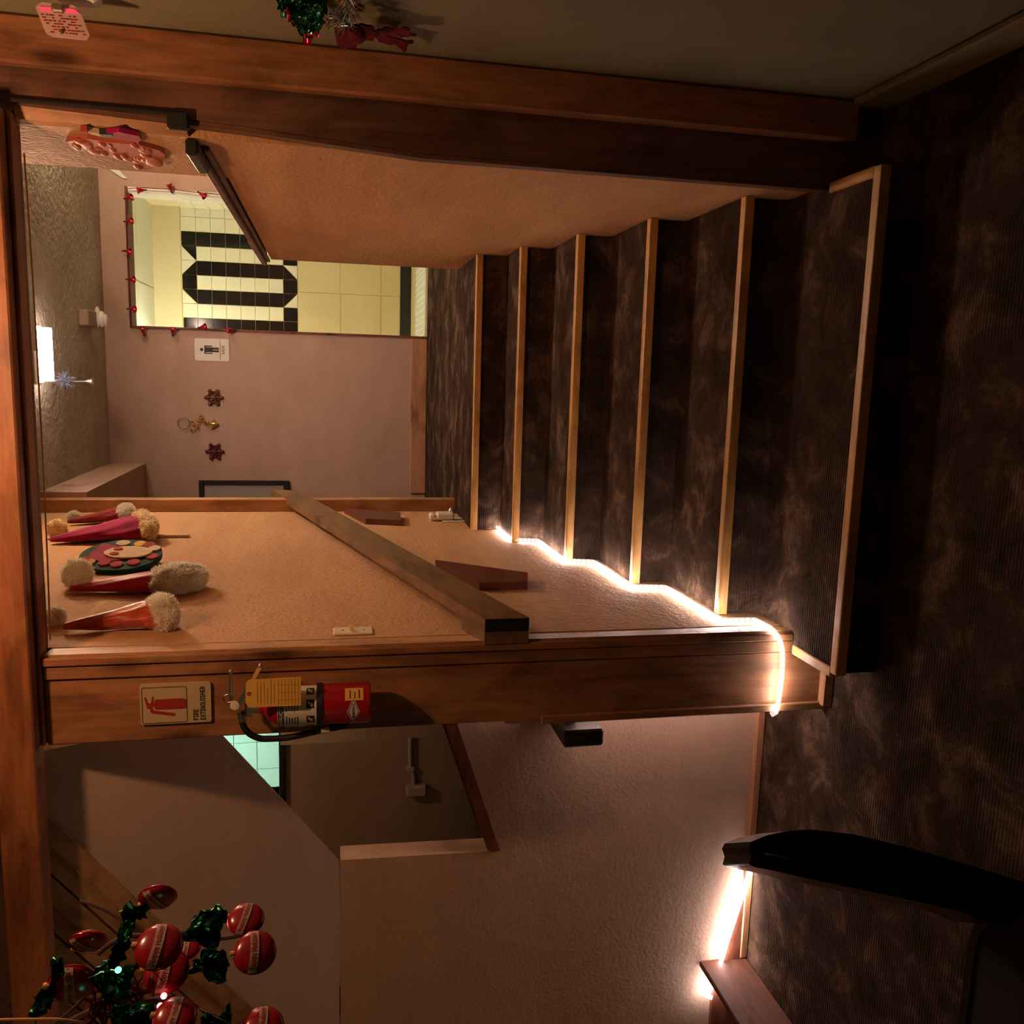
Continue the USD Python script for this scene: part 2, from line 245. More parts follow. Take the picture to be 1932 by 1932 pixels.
# ================================================================== STAIRCASE
st = T("staircase", "six shallow carpeted steps with pale wood nosings rising to the restroom landing", "staircase", (-.1, 2.1, 0))
for k in range(6):
    z0, z1 = k*RISE, (k+1)*RISE; xa, xb = (-.80, XR-.002) if k == 0 else (XL+.002, XR-.002)
    y0 = YK[k]+.025; y1 = YK[k+1]+.03 if k < 5 else y0+.02
    prof = [(y0, 0), (y0, z1-.002), (y0+.0, z1), (y1, z1), (y1, 0)]
    if k: prof = [(y0-.02, z0-.001), (y0-.005, z0+.012), (y0, z0+.04), (y0, z1), (y1, z1), (y1, z0-.001)]
    if k == 0:   # the lowest step stands out into the lounge and then runs between the posts
        m = cat([yz(Polygon([(y0, 0), (y0, z1), (2.355, z1), (2.355, 0)]), xa+.012, xb-.012), yz(Polygon([(2.355, 0), (2.355, z1), (y1, z1), (y1, 0)]), XL+.002, XR-.010)])
    else: m = yz(Polygon(prof), xa, xb)
    st.part("step", m, "carpet", False)
    h, w = (.030, .030)
    pr = Polygon([(0, -h), (0, -.006), (.002, -.002), (.006, 0), (w, 0), (w, -.004), (.022, -.006), (.022, -h)])
    n = prism(pr, (xa, YK[k], z1+.004), (0, 1, 0), (0, 0, 1), xb-xa)
    st.part("nosing", n, "wood_nosing", 30)
for s, x0, x1 in ((-1, -.815, -.785), (1, XR-.028, XR+.002)):
    st.part("side_nosing", box(x0, x1, YK[0]+.03, 2.345, RISE-.026, RISE+.004, .003), "wood_side_nosing")
    st.part("side_panel", box(x0+.004 if s > 0 else x0+.010, x1-.008, YK[0]+.03, 2.345, 0, RISE-.026), "carpet", False)

# ================================================================== POSTS, BEAM, TRIM
pl = T("timber_post", "knotty timber post left of the steps, carrying the fire extinguisher and its sign", "post", (-.88, 2.36, 0))
pl.part("face_board", box(-.99, -.812, 2.36, 2.44, 0, 2.262, .003), "wood_post")
pl.part("edge_trim", box(-.810, -.774, 2.352, 2.44, .10, 2.262, .003), "wood_post")
pl.part("corner_trim", box(-.772, -.750, 2.345, 2.36, .142, 2.262, .003), "wood_post")
pl.part("jamb_board", prism(Polygon([(-.772, 2.361), (-.744, 2.361), (-.7515, 2.442), (-.772, 2.442)]), (0, 0, .142), (1, 0, 0), (0, 1, 0), 2.12), "wood_jamb", False)
pl.part("side_trim", box(-1.0, -.975, 2.345, 2.36, 0, .93, .003), "wood_post")
pl.part("base_strip", box(-.985, -.835, 2.33, 2.36, 0, .035, .004), "wood_base")
pr_ = T("timber_post", "timber post and casing boards right of the steps, against the olive wall", "post", (.68, 2.36, 0))
pr_.part("casing_board", box(.682, .788, 2.315, 2.355, .085, 2.71, .006), "wood_post", label="proud lighter outer board")
def edge(x): return [(.566+x, 0), (.566+x, 1.30), (.596+x, 1.75), (.614+x, 2.262)]
pr_.part("face_board", xz(Polygon(edge(0)+[(.588, 2.262), (.588, 2.369), (.70, 2.369), (.70, 0)]), 2.373, 2.40).union(xz(Polygon(edge(0)+[(.70, 2.262), (.70, 0)]), 2.356, 2.3735)) if False else cat([xz(Polygon(edge(0)+[(.588, 2.264), (.588, 2.369), (.70, 2.369), (.70, 0)]), 2.3735, 2.40), xz(Polygon(edge(0)+[(.70, 2.262), (.70, 0)]), 2.356, 2.3735)]), "wood_post_dark", False, label="darker inner board")
pr_.part("edge_trim", xz(Polygon(edge(-.012)+edge(-.001)[::-1]), 2.362, 2.40), "wood_post_dark", False)
pr_.part("jamb_board", prism(Polygon([(.574, 2.38), (.602, 2.368), (.602, 2.40), (.570, 2.402)]), (0, 0, 1.875), (1, 0, 0), (0, 1, 0), .387), "wood_jamb", False)
bm = T("ceiling_beam", "long knotty timber beam across the top of the opening to the steps", "beam", (-.8, 2.36, 2.24))
bm.part("front_board", box(-2.6, .585, 2.30, 2.372, 2.274, 2.368, .004), "wood_beam")
bm.part("lower_trim", box(-.985, .585, 2.345, 2.398, 2.263, 2.273, .003), "wood_beam")
bm.part("inner_trim", box(-.985, .585, 2.40, 2.442, 2.272, 2.29, .003), "wood_post_dark")
bm.part("back_board", box(XL+.001, XR-.001, 2.444, 2.475, 2.281, 2.50, .003), "wood_beam")
crd = T("thin_cord", "thin tan cord strung along the underside of the timber beam", "cord", (-.1, 2.49, 2.22))
cz = spline([(.52, 2.487, 2.279), (.2, 2.487, 2.275), (-.2, 2.487, 2.274), (-.5, 2.487, 2.276), (-.74, 2.487, 2.280)], 30)
crd.part("strand", tube(cz, .0022, 6), "cord_tan")
# trims and baseboards
struct("baseboard_back", box(-.86, .256, YB-.022, YB, ZL, ZL+.112, .004), "wood_base", "orange-brown wooden baseboard under the mauve landing wall", "baseboard")
struct("trim_1", box(XL-.002, -.682, 4.788, 4.862, ZL-.02, ZC, .004), "wood_jamb", "tall corner board at the far end of the left stair wall", "trim")
struct("trim_2", box(-2.134, -.95, 2.728, 2.752, 0, .03, .004), "wood_base", "pale strip along the foot of the alcove wall", "trim")
struct("baseboard_right", box(.768, .79, -2.6, 2.31, 0, .115, .006), "plaster_green", "olive painted baseboard of the green wall", "baseboard")
solo("kick_board", box(-2.160, -2.138, 1.55, 2.748, .001, .185, .004), "wood_red_y", "wide red-brown board standing on edge at the far left, running out from the alcove wall", "board")
# door casing
d1 = T("door_1", "white-edged restroom doorway without a door leaf", "doorway", (.71, YB, ZL), kind="structure")
d1.part("jamb", box(DX0-.004, DX0+.012, YB-.012, YB+.13, ZL, DZ1, .002), "wood_red"); d1.part("jamb", box(DX1-.03, DX1+.004, YB-.004, YB+.20, ZL, DZ1, .002), "white_plastic", label="white right jamb")
d1.part("head", box(DX0-.004, DX1+.004, YB-.012, YB+.13, DZ1-.014, DZ1+.004, .002), "wood_red")

# ================================================================== RESTROOM BEYOND THE DOORWAY
YR, XR2, ZR = 7.703, 1.288, 2.935
struct("wall_restroom_side", box(XR2, XR2+.1, YB+.12, YR+.1, ZL, 3.3), "paint_cream", "cream painted side wall of the restroom")
wr = T("wall_restroom", "restroom wall of black, ivory and beige tiles seen through the doorway", "wall", (.7, YR, ZL), kind="structure")
wr.part("backing", box(-.6, XR2, YR+.006, YR+.1, ZL, 3.3), "grout", False)
wr.part("painted_band", box(-.6, XR2, YR-.001, YR+.02, 2.722, 3.0), "paint_cream", False)
wr.part("skirting", box(-.6, XR2, YR-.008, YR+.02, ZL, .943, .003), "tile_black")
S = .1143; G = .0018
PAT = {0: "IIIIIIII", 1: "BBBBBBBB", 2: "uIIIIIIB", 3: "dBBBBBBv", 4: "BIIIIIIB", 5: "uBBBBBBw", 6: "IIIIIIIB", 7: "BBBBBBBB", 8: "IIIIIIIB", 9: "uBBBBBBv", 10: "BIIIIIIB"}
def tri(x0, x1, z0, z1, which):
    c = {"ul": (x0, z1), "ur": (x1, z1), "lr": (x1, z0), "ll": (x0, z0)}; order = ["ul", "ur", "lr", "ll"]
    i = order.index(which); return Polygon([c[order[i-1]], c[which], c[order[(i+1) % 4]]]).buffer(-G*.7, join_style=2)
col0 = 1.2135   # right edge of column 0 (a narrow cut column sits between it and the side wall)
for cix in range(-1, 11):
    xa = col0-S*(cix+1) if cix >= 0 else col0; xb = col0-S*cix if cix >= 0 else XR2
    if cix < 0: xa = col0
    for rix in range(8):
        z1 = 2.716-S*rix; z0 = z1-S; p = PAT[cix][rix] if cix >= 0 else "I"
        if p in "IB":
            wr.part("tile", box(xa+G, xb-G, YR, YR+.008, z0+G, z1-G, .001), "tile_ivory" if p == "I" else "tile_black", False)
        else:
            corner = {"u": "lr", "d": "ll", "v": "ul", "w": "ur"}[p]; opp = {"ul": "lr", "lr": "ul", "ur": "ll", "ll": "ur"}[corner]
            # black half on the corner that joins the black neighbours
            wr.part("tile", xz(tri(xa, xb, z0, z1, corner), YR, YR+.008), "tile_black", False); wr.part("tile", xz(tri(xa, xb, z0, z1, opp), YR, YR+.008), "tile_ivory", False)
zz = [1.7995, 1.449, 1.107, .943]; xx = [XR2, 1.0, .66, .322, -.02]
for a in range(3):
    for b in range(4):
        wr.part("tile", box(xx[b+1]+G, xx[b]-G, YR, YR+.008, zz[a+1]+G, zz[a]-G, .001), "tile_beige", False)
ws = T("wall_restroom_tiles", "ivory tile facing on the restroom side wall", "wall", (XR2, 7.2, ZL), kind="structure")
for rix in range(8):
    for k in range(10):
        y1 = YR-S*k; ws.part("tile", box(XR2-.007, XR2, y1-S+G, y1-G, 2.716-S*(rix+1)+G, 2.716-S*rix-G), "tile_ivory", False)
struct("floor_002", box(-.6, XR2, YB+.12, YR, ZL-.1, ZL), "tile_beige", "restroom floor beyond the doorway", "floor")
rc = T("ceiling_003", "white panelled restroom ceiling", "ceiling", (.7, 7.1, ZR), kind="structure")
for xa, xb in ((-.6, .02), (.03, .63), (.64, XR2)):
    for ya, yb_ in ((YB+.12, 7.08), (7.09, YR)): rc.part("panel", box(xa, xb, ya, yb_, ZR, ZR+.05), "ceiling_white", False)
rc.part("grid", box(-.6, XR2, YB+.12, YR, ZR+.012, ZR+.05), "white_plastic", False)
struct("wall_restroom_left", box(-.7, -.6, YB+.12, YR+.1, ZL, 3.3), "paint_cream", "cream painted left wall of the restroom")
rl = T("ceiling_light", "unseen restroom tube light, out of view left of the doorway, placed to light the restroom", "light", (.0, 7.05, ZR))
rl.part("housing", box(-.10, .0, 6.66, 7.40, ZR-.04, ZR, .004), "white_plastic"); rl.part("tube", tube([(-.05, 6.68, ZR-.10), (-.05, 7.38, ZR-.10)], .02, 14), "glow_rest", 40)  # lamp itself stays out of view; it lights the restroom
for q in (6.69, 7.37): rl.part("holder", box(-.07, -.03, q-.012, q+.012, ZR-.12, ZR-.04, .003), "white_plastic")
mt = T("floor_mat", "white ribbed mat on the restroom floor just inside the doorway", "mat", (.45, 6.85, ZL))
mt.part("sheet", prism(rounded(.272, 6.50, 1.1, 7.22, .035), (0, 0, ZL), (1, 0, 0), (0, 1, 0), .004), "mat_white")
for k in range(17): mt.part("rib", box(.29+k*.046, .297+k*.046, 6.52, 7.20, ZL+.004, ZL+.009), "mat_rib", False)

# ================================================================== ALCOVE LEFT OF THE POST
YA = 2.75
def V(p): return tuple(PY(*p, YA)[[0, 2]])
jT, jB, sL, sR, dg = V((640, 1623)), V((907, 1608)), V((942, 1602)), V((872, 1394)), V((417, 1385))
ex = -.90
def ext(a, b, x): return (x, a[1]+(b[1]-a[1])*(x-a[0])/(b[0]-a[0]))
opening = Polygon([jT, (jB[0], sL[1]), ext(sL, sR, ex), ext(jT, dg, ex)])
wallA = Polygon([(-2.75, 0), (XL-.1, 0), (XL-.1, 1.72), (-2.75, 1.72)]).difference(opening).difference(sbox(-2.8, jT[1]-.004, ex, 1.8))
struct("wall_alcove", xz(wallA, YA, YA+.09), "plaster_alcove", "tan plaster alcove wall left of the post, cut by a slanted opening")
# the wall leans towards the room above the opening's lower corner: a sloped soffit with its slanted edge towards the post
SN = np.array([0, .86, .36]); SD = float(SN @ np.array([0, YA, jT[1]])); SUPV = np.array([0, -.36, .86]); SUPV = SUPV/np.linalg.norm(SUPV); SO = np.array([0, YA, jT[1]])
def SV(p): q = on(*p, SN, SD)-SO; return np.array([q[0], q @ SUPV])
def onslope(poly, d0, d1): return prism(poly, SO, (1, 0, 0), SUPV, -d1, -d0)     # d: how far it stands behind the slope
s0, s1 = SV((642, 1625)), SV((417, 1385)); s2 = s0+(s1-s0)*1.5
soff = Polygon([(-2.75, 0), tuple(s0), tuple(s2), (s2[0], 1.25), (-2.75, 1.25)]).intersection(sbox(-2.75, 0, -1.03, .90))
struct("wall_alcove_soffit", onslope(soff, .0, .06), "plaster_alcove", "plaster soffit leaning out above the alcove, with a slanted edge")
zc0, zc1 = sL[1], ext(sL, sR, ex)[1]
cp = T("sill_board", "dark red sloping board along the bottom of the alcove opening", "board", (-1.3, YA, 1.0))
cp.part("top_board", xz(Polygon([(sL[0], zc0), (ex, zc1), (ex, zc1+.042), (sL[0], zc0+.042)]), YA-.006, YA+.2), "wood_red"); cp.part("back_lip", xz(Polygon([(sL[0], zc0+.042), (ex, zc1+.042), (ex, zc1+.05), (sL[0], zc0+.05)]), YA+.12, YA+.2), "wood_red")
YQ = 3.62
wx0 = -.86
winx0 = PY(470, 1505, YQ)[0]; winz0 = PY(527, 1440, YQ)[2]
back = Polygon([(-2.26, 0), (wx0, 0), (wx0, 2.72), (-2.26, 2.72)]).difference(sbox(winx0, winz0, -1.36, 2.12))
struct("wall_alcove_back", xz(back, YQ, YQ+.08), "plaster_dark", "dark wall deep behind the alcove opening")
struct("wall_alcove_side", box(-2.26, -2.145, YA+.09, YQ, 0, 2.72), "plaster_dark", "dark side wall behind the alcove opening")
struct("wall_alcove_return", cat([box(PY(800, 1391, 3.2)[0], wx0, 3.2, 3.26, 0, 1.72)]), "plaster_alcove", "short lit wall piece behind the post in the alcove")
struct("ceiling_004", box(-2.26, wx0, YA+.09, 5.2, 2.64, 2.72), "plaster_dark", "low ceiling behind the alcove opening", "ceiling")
for za, zb in ((870, 845), (950, 923)):
    a, b = PY(za, 1390, 3.2), PY(zb, 1356, 3.2)
    solo("wall_batten", box(PY(860, 1391, 3.2)[0], wx0, 3.175, 3.2, a[2], b[2], .003), "wood_red", "%s red-brown batten on the wall piece behind the post" % ("upper" if za == 870 else "lower"), "batten")
wn = T("window_1", "slanted glimpse of a bright mint tiled room through the alcove opening", "window", (winx0, YQ, winz0), kind="structure")
wn.part("sill", box(winx0-.03, -1.34, YQ-.03, YQ+.09, winz0-.024, winz0, .003), "window_frame_black")
wn.part("side_frame", box(winx0-.03, winx0, YQ-.03, YQ+.09, winz0-.024, 2.14, .003), "window_frame_black")
YT = 4.55
tw = T("wall_mint", "bright mint tiled wall glimpsed beyond the alcove window", "wall", (-1.3, YT, 1.5), kind="structure")
tw.part("backing", box(-2.6, wx0, YT+.006, YT+.06, 1.2, 2.64), "grout_teal", False)
tS = .152; tz = PY(523, 1427, YT)[2]; tx = PY(460, 1428, YT)[0]
for a in range(-1, 5):
    for b in range(-2, 7):
        X0 = tx-.33+a*tS*1.0+.0; Z0 = PY(461, 1400, YT)[2]-3*.10+b*.118
        if X0+tS < wx0: tw.part("tile", box(X0-.2+G, X0-.2+tS-G, YT, YT+.007, Z0+G, Z0+.118-G, .001), "tile_teal", False)
tl = T("ceiling_light", "unseen mint room light above the alcove window, placed to light the mint tiles", "light", (-1.4, 4.2, 2.6))
tl.part("housing", box(-2.1, -1.05, 3.86, 4.10, 2.60, 2.64, .004), "white_plastic"); tl.part("diffuser", box(-2.08, -1.07, 3.89, 4.08, 2.594, 2.60), "glow_teal", False); tl.part("shade", box(-2.1, -1.05, 3.85, 3.86, 2.40, 2.64, .002), "white_plastic")  # unseen lamp; the shade keeps its light off the recess
struct("wall_mint_left", box(-2.7, -2.26, YQ+.08, 5.2, 0, 2.72), "tile_teal", "mint side wall of the room beyond the alcove")
# wedge of red wood under the rope light
rp0, rp1, cA, cC = V((1420, 1635)), V((1338, 1875)), V((1435, 1560)), V((1408, 1806))
solo("skirting_wedge", xz(Polygon([(rp0[0], .004), (-2.40, .004), (-2.40, ext(rp0, rp1, -2.28)[1]-.004), (-2.28, ext(rp0, rp1, -2.28)[1]-.004), (rp0[0]+.02, .010)]), YA-.018, YA), "wood_red", "red-brown wedge of wood under the slanting rope light", "board")
# diagonal planks on the soffit
p0, p1 = SV((85, 1529)), SV((481, 1904)); dr = (p1-p0)/np.linalg.norm(p1-p0); nr = np.array([dr[1], -dr[0]])
if nr[0] > 0: nr = -nr
pk = T("plank_panel", "knotty planks running diagonally across the upper left of the alcove", "planks", (-1.9, YA-.3, 2.0))
clip = sbox(-2.7, 0, -1.05, .88)
for k in range(12):
    w = .098; a = p0+nr*(k*w+.002); b = p0+nr*((k+1)*w-.004); e = dr*2.0
    q = Polygon([a-e, a+e, b+e, b-e]).intersection(clip)
    if q.is_empty: continue
    pk.part("plank", onslope(q, -.022-.003*(k % 2), -.002), "wood_plank" if k % 2 else "wood_plank_pale", False)
    g = p0+nr*(k*w+.045); q = Polygon([g-e, g+e, g+nr*.004+e, g+nr*.004-e]).intersection(clip)
    if not q.is_empty: pk.part("bead", onslope(q, -.028, -.020), "wood_plank", False)
# conduit and box on the dark wall
cd = T("conduit", "pale conduit pipe running across the dark wall behind the alcove opening", "pipe", (-1.3, YQ, 1.5))
cpts = [PY(774, 1368, YQ-.012), PY(774, 1450, YQ-.012), PY(779, 1462, YQ-.012), PY(781, 1482, YQ-.012)]
cd.part("pipe", tube(spline(cpts, 24), .009, 10), "conduit"); cd.part("clip", box(cpts[1][0]-.01, cpts[1][0]+.01, YQ-.024, YQ, cpts[1][2]-.016, cpts[1][2]+.016, .002), "conduit")
jb0, jb1 = PY(766, 1502, YQ-.02), PY(804, 1480, YQ-.02)
jb = T("junction_box", "small pale junction box at the end of the conduit", "box", ((jb0[0]+jb1[0])/2, YQ, jb1[2]))
jb.part("body", box(jb0[0], jb1[0], YQ-.035, YQ, jb1[2], jb0[2], .004), "conduit"); jb.part("cover", box(jb0[0]+.004, jb1[0]-.004, YQ-.039, YQ-.034, jb1[2]+.004, jb0[2]-.004, .002), "conduit")
rl2 = T("added_recess_lamp", "added fill lamp out of view behind the post, brightening the dark alcove recess", "lamp", (-1.0, 3.05, 2.2)); rl2.part("bulb", ball((-1.0, 3.05, 2.2), .03, 2), "glow_side", True); rl2.part("cord", rod((-1.0, 3.05, 2.2), (-1.0, 3.05, 2.64), .003, 6), "black_rubber")  # added fill so the recess walls do not go black
# black rail end beside the post
a, b = PY(1064, 1412, 2.43), PY(1139, 1390, 2.43)
br = T("wall_rail", "black painted rail end sticking out left of the timber post", "rail", (a[0], 2.45, b[2]))
br.part("board", box(a[0], a[0]+.055, 2.43, YA+.0, b[2], a[2], .006), "black_paint"); br.part("bracket", box(a[0]+.05, -.985, 2.50, 2.54, a[2]-.06, a[2]-.02, .004), "black_paint")
a, b = PY(960, 1361, YA-.01), PY(995, 1340, YA-.01)
op = T("outlet_plate", "small ivory wall plate beside the black rail", "outlet", (a[0], YA, b[2])); op.part("plate", box(a[0], b[0], YA-.008, YA, b[2], a[2], .002), "ivory"); op.part("socket", ball(((a[0]+b[0])/2-.01, YA-.008, (a[2]+b[2])/2), .008, 2, (1, .4, 1)), "white_plastic")

# ================================================================== HALF-WALL CAP AND CHANNEL
cw = T("half_wall_cap", "dark-edged wooden cap along the top of the right half wall", "cap", (.6, 3.6, 1.83))
cw.part("top_board", box(XR-.030, XR+.15, 2.62, 4.83, 1.852, 1.872, .003), "wood_post_dark"); cw.part("under_strip", box(XR-.014, XR, 2.48, 4.815, 1.836, 1.852, .003), "wood_post_dark")
cw.part("end_board", box(XR-.029, XR+.149, 4.0, 4.832, 1.8725, 1.877, .001), "wood_rail")
ch = T("metal_channel", "black metal channel running down the right jamb to the half-wall cap", "channel", (XR, 2.5, 1.85))
ch.part("strip", box(.603, .612, 2.340, 2.354, 1.90, 2.26, .002), "black_paint"); ch.part("elbow", box(XR-.042, XR-.001, 2.405, 2.62, 1.853, 1.885, .006), "black_paint"); ch.part("foot", box(XR-.0, .612, 2.335, 2.354, 1.865, 1.915, .004), "black_paint")

# ================================================================== LAMPS
lt = T("ceiling_light", "glowing white light bar on the ceiling above the landing", "light", (.05, 4.99, ZC))
a, b = PZ(70, 617, ZC-.02), PZ(82, 719, ZC-.02); yl = (a[1]+b[1])/2
lt.part("housing", box(b[0]-.01, a[0]+.01, yl-.05, yl+.05, ZC-.02, ZC, .004), "white_plastic")
tb = tube([(b[0], yl, ZC-.052), (a[0], yl, ZC-.052)], .028, 16); lt.part("tube", tb, "glow_tube", 40)
lg = T("unseen_ceiling_lamp", "unseen hooded lamp over the steps, out of view behind the beam, placed to light the stair walls", "lamp", (.2, 4.47, ZC))
lg.part("back", box(.06, .34, 4.462, 4.475, 2.872, ZC, .002), "steel_dull"); lg.part("lip", box(.06, .34, 4.41, 4.475, 2.868, 2.873, .001), "steel_dull"); lg.part("panel", box(.07, .33, 4.458, 4.462, 2.878, 3.0), "glow_spot", False)  # unseen lamp; the lip cuts its light on treads and far wall
ld = T("unseen_downlight", "unseen flush round light in the ceiling, out of view behind the beam, placed to light the landing wall", "light", (.47, 4.74, ZC))
ld.part("ring", lathe([(.088, -.012), (.11, -.008), (.112, 0), (.088, 0), (.088, -.012)], (.47, 4.74, ZC)), "white_plastic", 40); ld.part("lens", lathe([(0, -.006), (.087, -.006), (.087, -.001), (0, -.001)], (.47, 4.74, ZC)), "glow_down", False)  # unseen source placed to brighten the wall beside the doorway
lsd = T("unseen_ceiling_lamp", "unseen globe lamp over the right end of the landing, placed to light the sprayed ceiling", "lamp", (1.75, 5.15, ZC))
lsd.part("canopy", lathe([(0, 0), (.06, 0), (.055, -.03), (0, -.03)], (1.75, 5.15, ZC)), "steel_dull"); lsd.part("globe", ball((1.75, 5.15, ZC-.12), .075, 3), "glow_side", True)  # unseen globe whose light rakes the right part of the ceiling
lb = T("unseen_ceiling_lamp", "unseen warm lounge lamp, out of view in front of the beam, placed to light its face", "lamp", (.0, 1.55, 2.72))
lb.part("canopy", lathe([(0, 0), (.07, 0), (.06, -.03), (0, -.03)], (.0, 1.55, 2.72)), "steel_dull"); lb.part("globe", ball((.0, 1.55, 2.62), .04, 3), "glow_bar", True); lb.part("dish", lathe([(0, 0), (.065, .004), (.075, .016), (.07, .018), (.06, .008), (0, .004)], (.0, 1.55, 2.49)), "steel_dull", 40); lb.part("hanger", cat([rod((sx_*.068, 1.55, 2.50), (sx_*.055, 1.55, 2.70), .002, 6) for sx_ in (-1, 1)]), "steel_dull")  # unseen lamp lighting beam and posts; dish keeps light off the floor

# ================================================================== ROPE LIGHTS
def rope(name, label, pts, n, off, sfx=""):
    p = spline(pts, n); t = T(name, label, "rope light", tuple(p[-1]))
    t.part("tube", tube(p, .0085, 10), "glow_rope"+sfx, 40)
    s = np.r_[0, np.cumsum(np.linalg.norm(np.diff(p, axis=0), axis=1))]; out = []
    for q in np.arange(.008, s[-1]-.005, .019):
        c = np.array([np.interp(q, s, p[:, k]) for k in range(3)]); out.append(ball(c+off*.3, .0050, 1))
    t.part("bulb", cat(out), "glow_led"+sfx, True, kind="stuff")
XS = XL+.012
path = [PX(863, 963, XS), PX(893, 990, XS), PX(930, 990, XS), PX(968, 1018, XS), PX(1015, 1020, XS), PX(1068, 1057, XS), PX(1120, 1060, XS), PX(1195, 1106, XS), PX(1255, 1108, XS), PX(1365, 1170, XS), PX(1425, 1170, XS), PX(1452, 1184, XS+.002), PY(1470, 1206, 2.335), PY(1476, 1230, 2.330), PY(1475, 1270, 2.336), PY(1469, 1320, 2.336), PY(1464, 1343, 2.336), PY(1455, 1348, 2.336)]
def clear(p):
    """keep the rope on top of the treads and in front of the risers"""
    p = np.array(p)
    return p
rope("rope_light", "glowing rope light running down the left side of the steps and across the post", [clear(p) for p in path], 200, np.array([.004, -.003, .002]))
rope("rope_light", "unseen run of rope light behind the left post, placed to light the alcove wall", [(-.90, 2.60, .03), (-.90, 2.62, .35), (-.90, 2.60, .75)], 40, np.array([0, .004, 0]), "_b")  # unseen run, brightens the alcove wall next to the post
rope("rope_light", "glowing rope light slanting up the foot of the alcove wall at the far left", [PY(1419, 1632, YA-.03), PY(1378, 1757, YA-.03), PY(1340, 1868, YA-.03), PY(1336, 1878, YA-.035), PY(1343, 1882, YA-.04)], 90, np.array([0, -.004, 0]), "_b")

# ================================================================== HANDRAIL AND ITS BRACKETS (left wall)
hr = T("handrail", "wooden handrail board sloping down the left stair wall on wedge brackets", "handrail", (XL, 3.5, 1.2))
xo = XL+.075
A0, A1 = PX(511, 922, xo), PX(915, 1168, xo)      # upper edge of the outer face, far and near end
dv = (A1-A0)/np.linalg.norm(A1-A0); nz = np.array([0, -dv[2], dv[1]]); nz = nz if nz[2] > 0 else -nz
drop = np.array([0, 0, -.128]); drop0 = np.array([0, -.10, -.165])
rail_p = Polygon([A0[1:], A1[1:], (A1+drop)[1:], (A0+drop0)[1:]])
hr.part("rail", yz(rail_p, xo-.036, xo), "wood_rail")
hr.part("end_face", box(xo-.036, xo, A1[1]-.004, A1[1]+.001, A1[2]-.128, A1[2]-.002, .001), "black_paint", label="dark painted end of the rail")
hr.part("spacer", yz(Polygon([(A1+dv*-.16)[1:], A1[1:], (A1+drop)[1:], (A1+drop+dv*-.16)[1:]]), XL, xo-.0365), "wood_rail")
for q in ([(822, 1061), (995, 1085), (995, 1102), (905, 1104)], [(650, 962), (755, 970), (756, 985), (690, 982)]):
    pp = [PX(*c, XL+.02) for c in q]; hr.part("bracket", yz(Polygon([(c[1], c[2]) for c in pp]).buffer(.001), XL, XL+.03), "fork_brown")

# ================================================================== SWITCH, SENSOR AND SMALL FITTINGS
a, b = PX(630, 1205, XL+.004), PX(704, 1198, XL+.004)
sw = T("light_switch", "ivory toggle light switch on the left stair wall near the post", "switch", (XL, 2.455, b[2]))
yc, zc_ = 2.505, (a[2]+b[2])/2
sw.part("plate", box(XL, XL+.006, yc-.035, yc+.035, zc_-.057, zc_+.057, .003), "ivory"); sw.part("toggle", box(XL+.004, XL+.020, yc-.005, yc+.005, zc_-.002, zc_+.012, .002), "ivory")
for s in (-1, 1): sw.part("screw", lathe([(0, 0), (.004, 0), (.003, .0015), (0, .0015)], (XL+.006, yc, zc_+s*.03), (1, 0, 0), 10), "steel_dull")
c = PX(840, 975, XL+.02)
nl = T("night_light", "white plug-in sensor low on the left wall above the rope light", "night light", (XL, c[1], c[2]-.05))
nl.part("plate", box(XL, XL+.006, c[1]-.06, c[1]+.06, c[2]-.10, c[2]+.02, .002), "label_white"); nl.part("body", box(XL+.006, XL+.045, c[1]-.035, c[1]+.035, c[2]-.045, c[2]+.05, .010), "white_plastic")
nl.part("lens", ball((XL+.048, c[1], c[2]-.035), .022, 3), "chrome", True); nl.part("hood", box(XL+.006, XL+.04, c[1]-.03, c[1]+.03, c[2]+.055, c[2]+.085, .008), "white_plastic")
# sensor and box at the top of the back wall
a, b = PZ(166, 586, 2.985), PZ(181, 618, 2.985)
db = T("emergency_light", "twin-headed emergency light on the landing ceiling close to the back wall", "light", ((a[0]+b[0])/2, (a[1]+b[1])/2, 2.9))
db.part("box", box(b[0], a[0], a[1]-.12, a[1]+.16, 2.955, ZC, .006), "plaster_dark")
for px_, py_, ry_, rz_ in [(184, 598, .064, .018), (192, 602, .050, .022), (200, 605, .040, .012)]:
    q = PY(px_, py_, a[1]+.10); db.part("lamp_head", ball(q, 1.0, 3, (ry_, .03, rz_)), "white_plastic", True)
db.part("bracket", box((a[0]+b[0])/2-.01, (a[0]+b[0])/2+.01, a[1]+.09, a[1]+.11, PY(200, 605, a[1]+.10)[2], 2.96, .002), "black_paint")
q0, q1 = PY(121, 719, 5.15), PY(170, 720, 5.15)
hg = T("hanging_ornament", "tinsel snowflake with a silver bell below, hanging from the landing ceiling", "ornament", tuple(q1))
rng = np.random.default_rng(5); bl = []
for k in range(130):
    d = rng.normal(0, 1, 3); d[1] *= .5; d /= np.linalg.norm(d); bl.append(tube([q0, q0+d*rng.uniform(.03, .062)], (.003, .0015), 4))
hg.part("tinsel", cat(bl), "silver_blue", False, kind="stuff"); hg.part("thread", rod((q0[0], q0[1], ZC), q1, .0012, 6), "silver_blue")
hg.part("bell", lathe([(0, .024), (.008, .022), (.013, .010), (.019, -.008), (.021, -.013), (0, -.013)], q1, (0, 0, 1), 20), "silver_foil")
wq = [PY(*p, YB-.012) for p in [(201, 316), (221, 317), (240, 337), (231, 336)]]
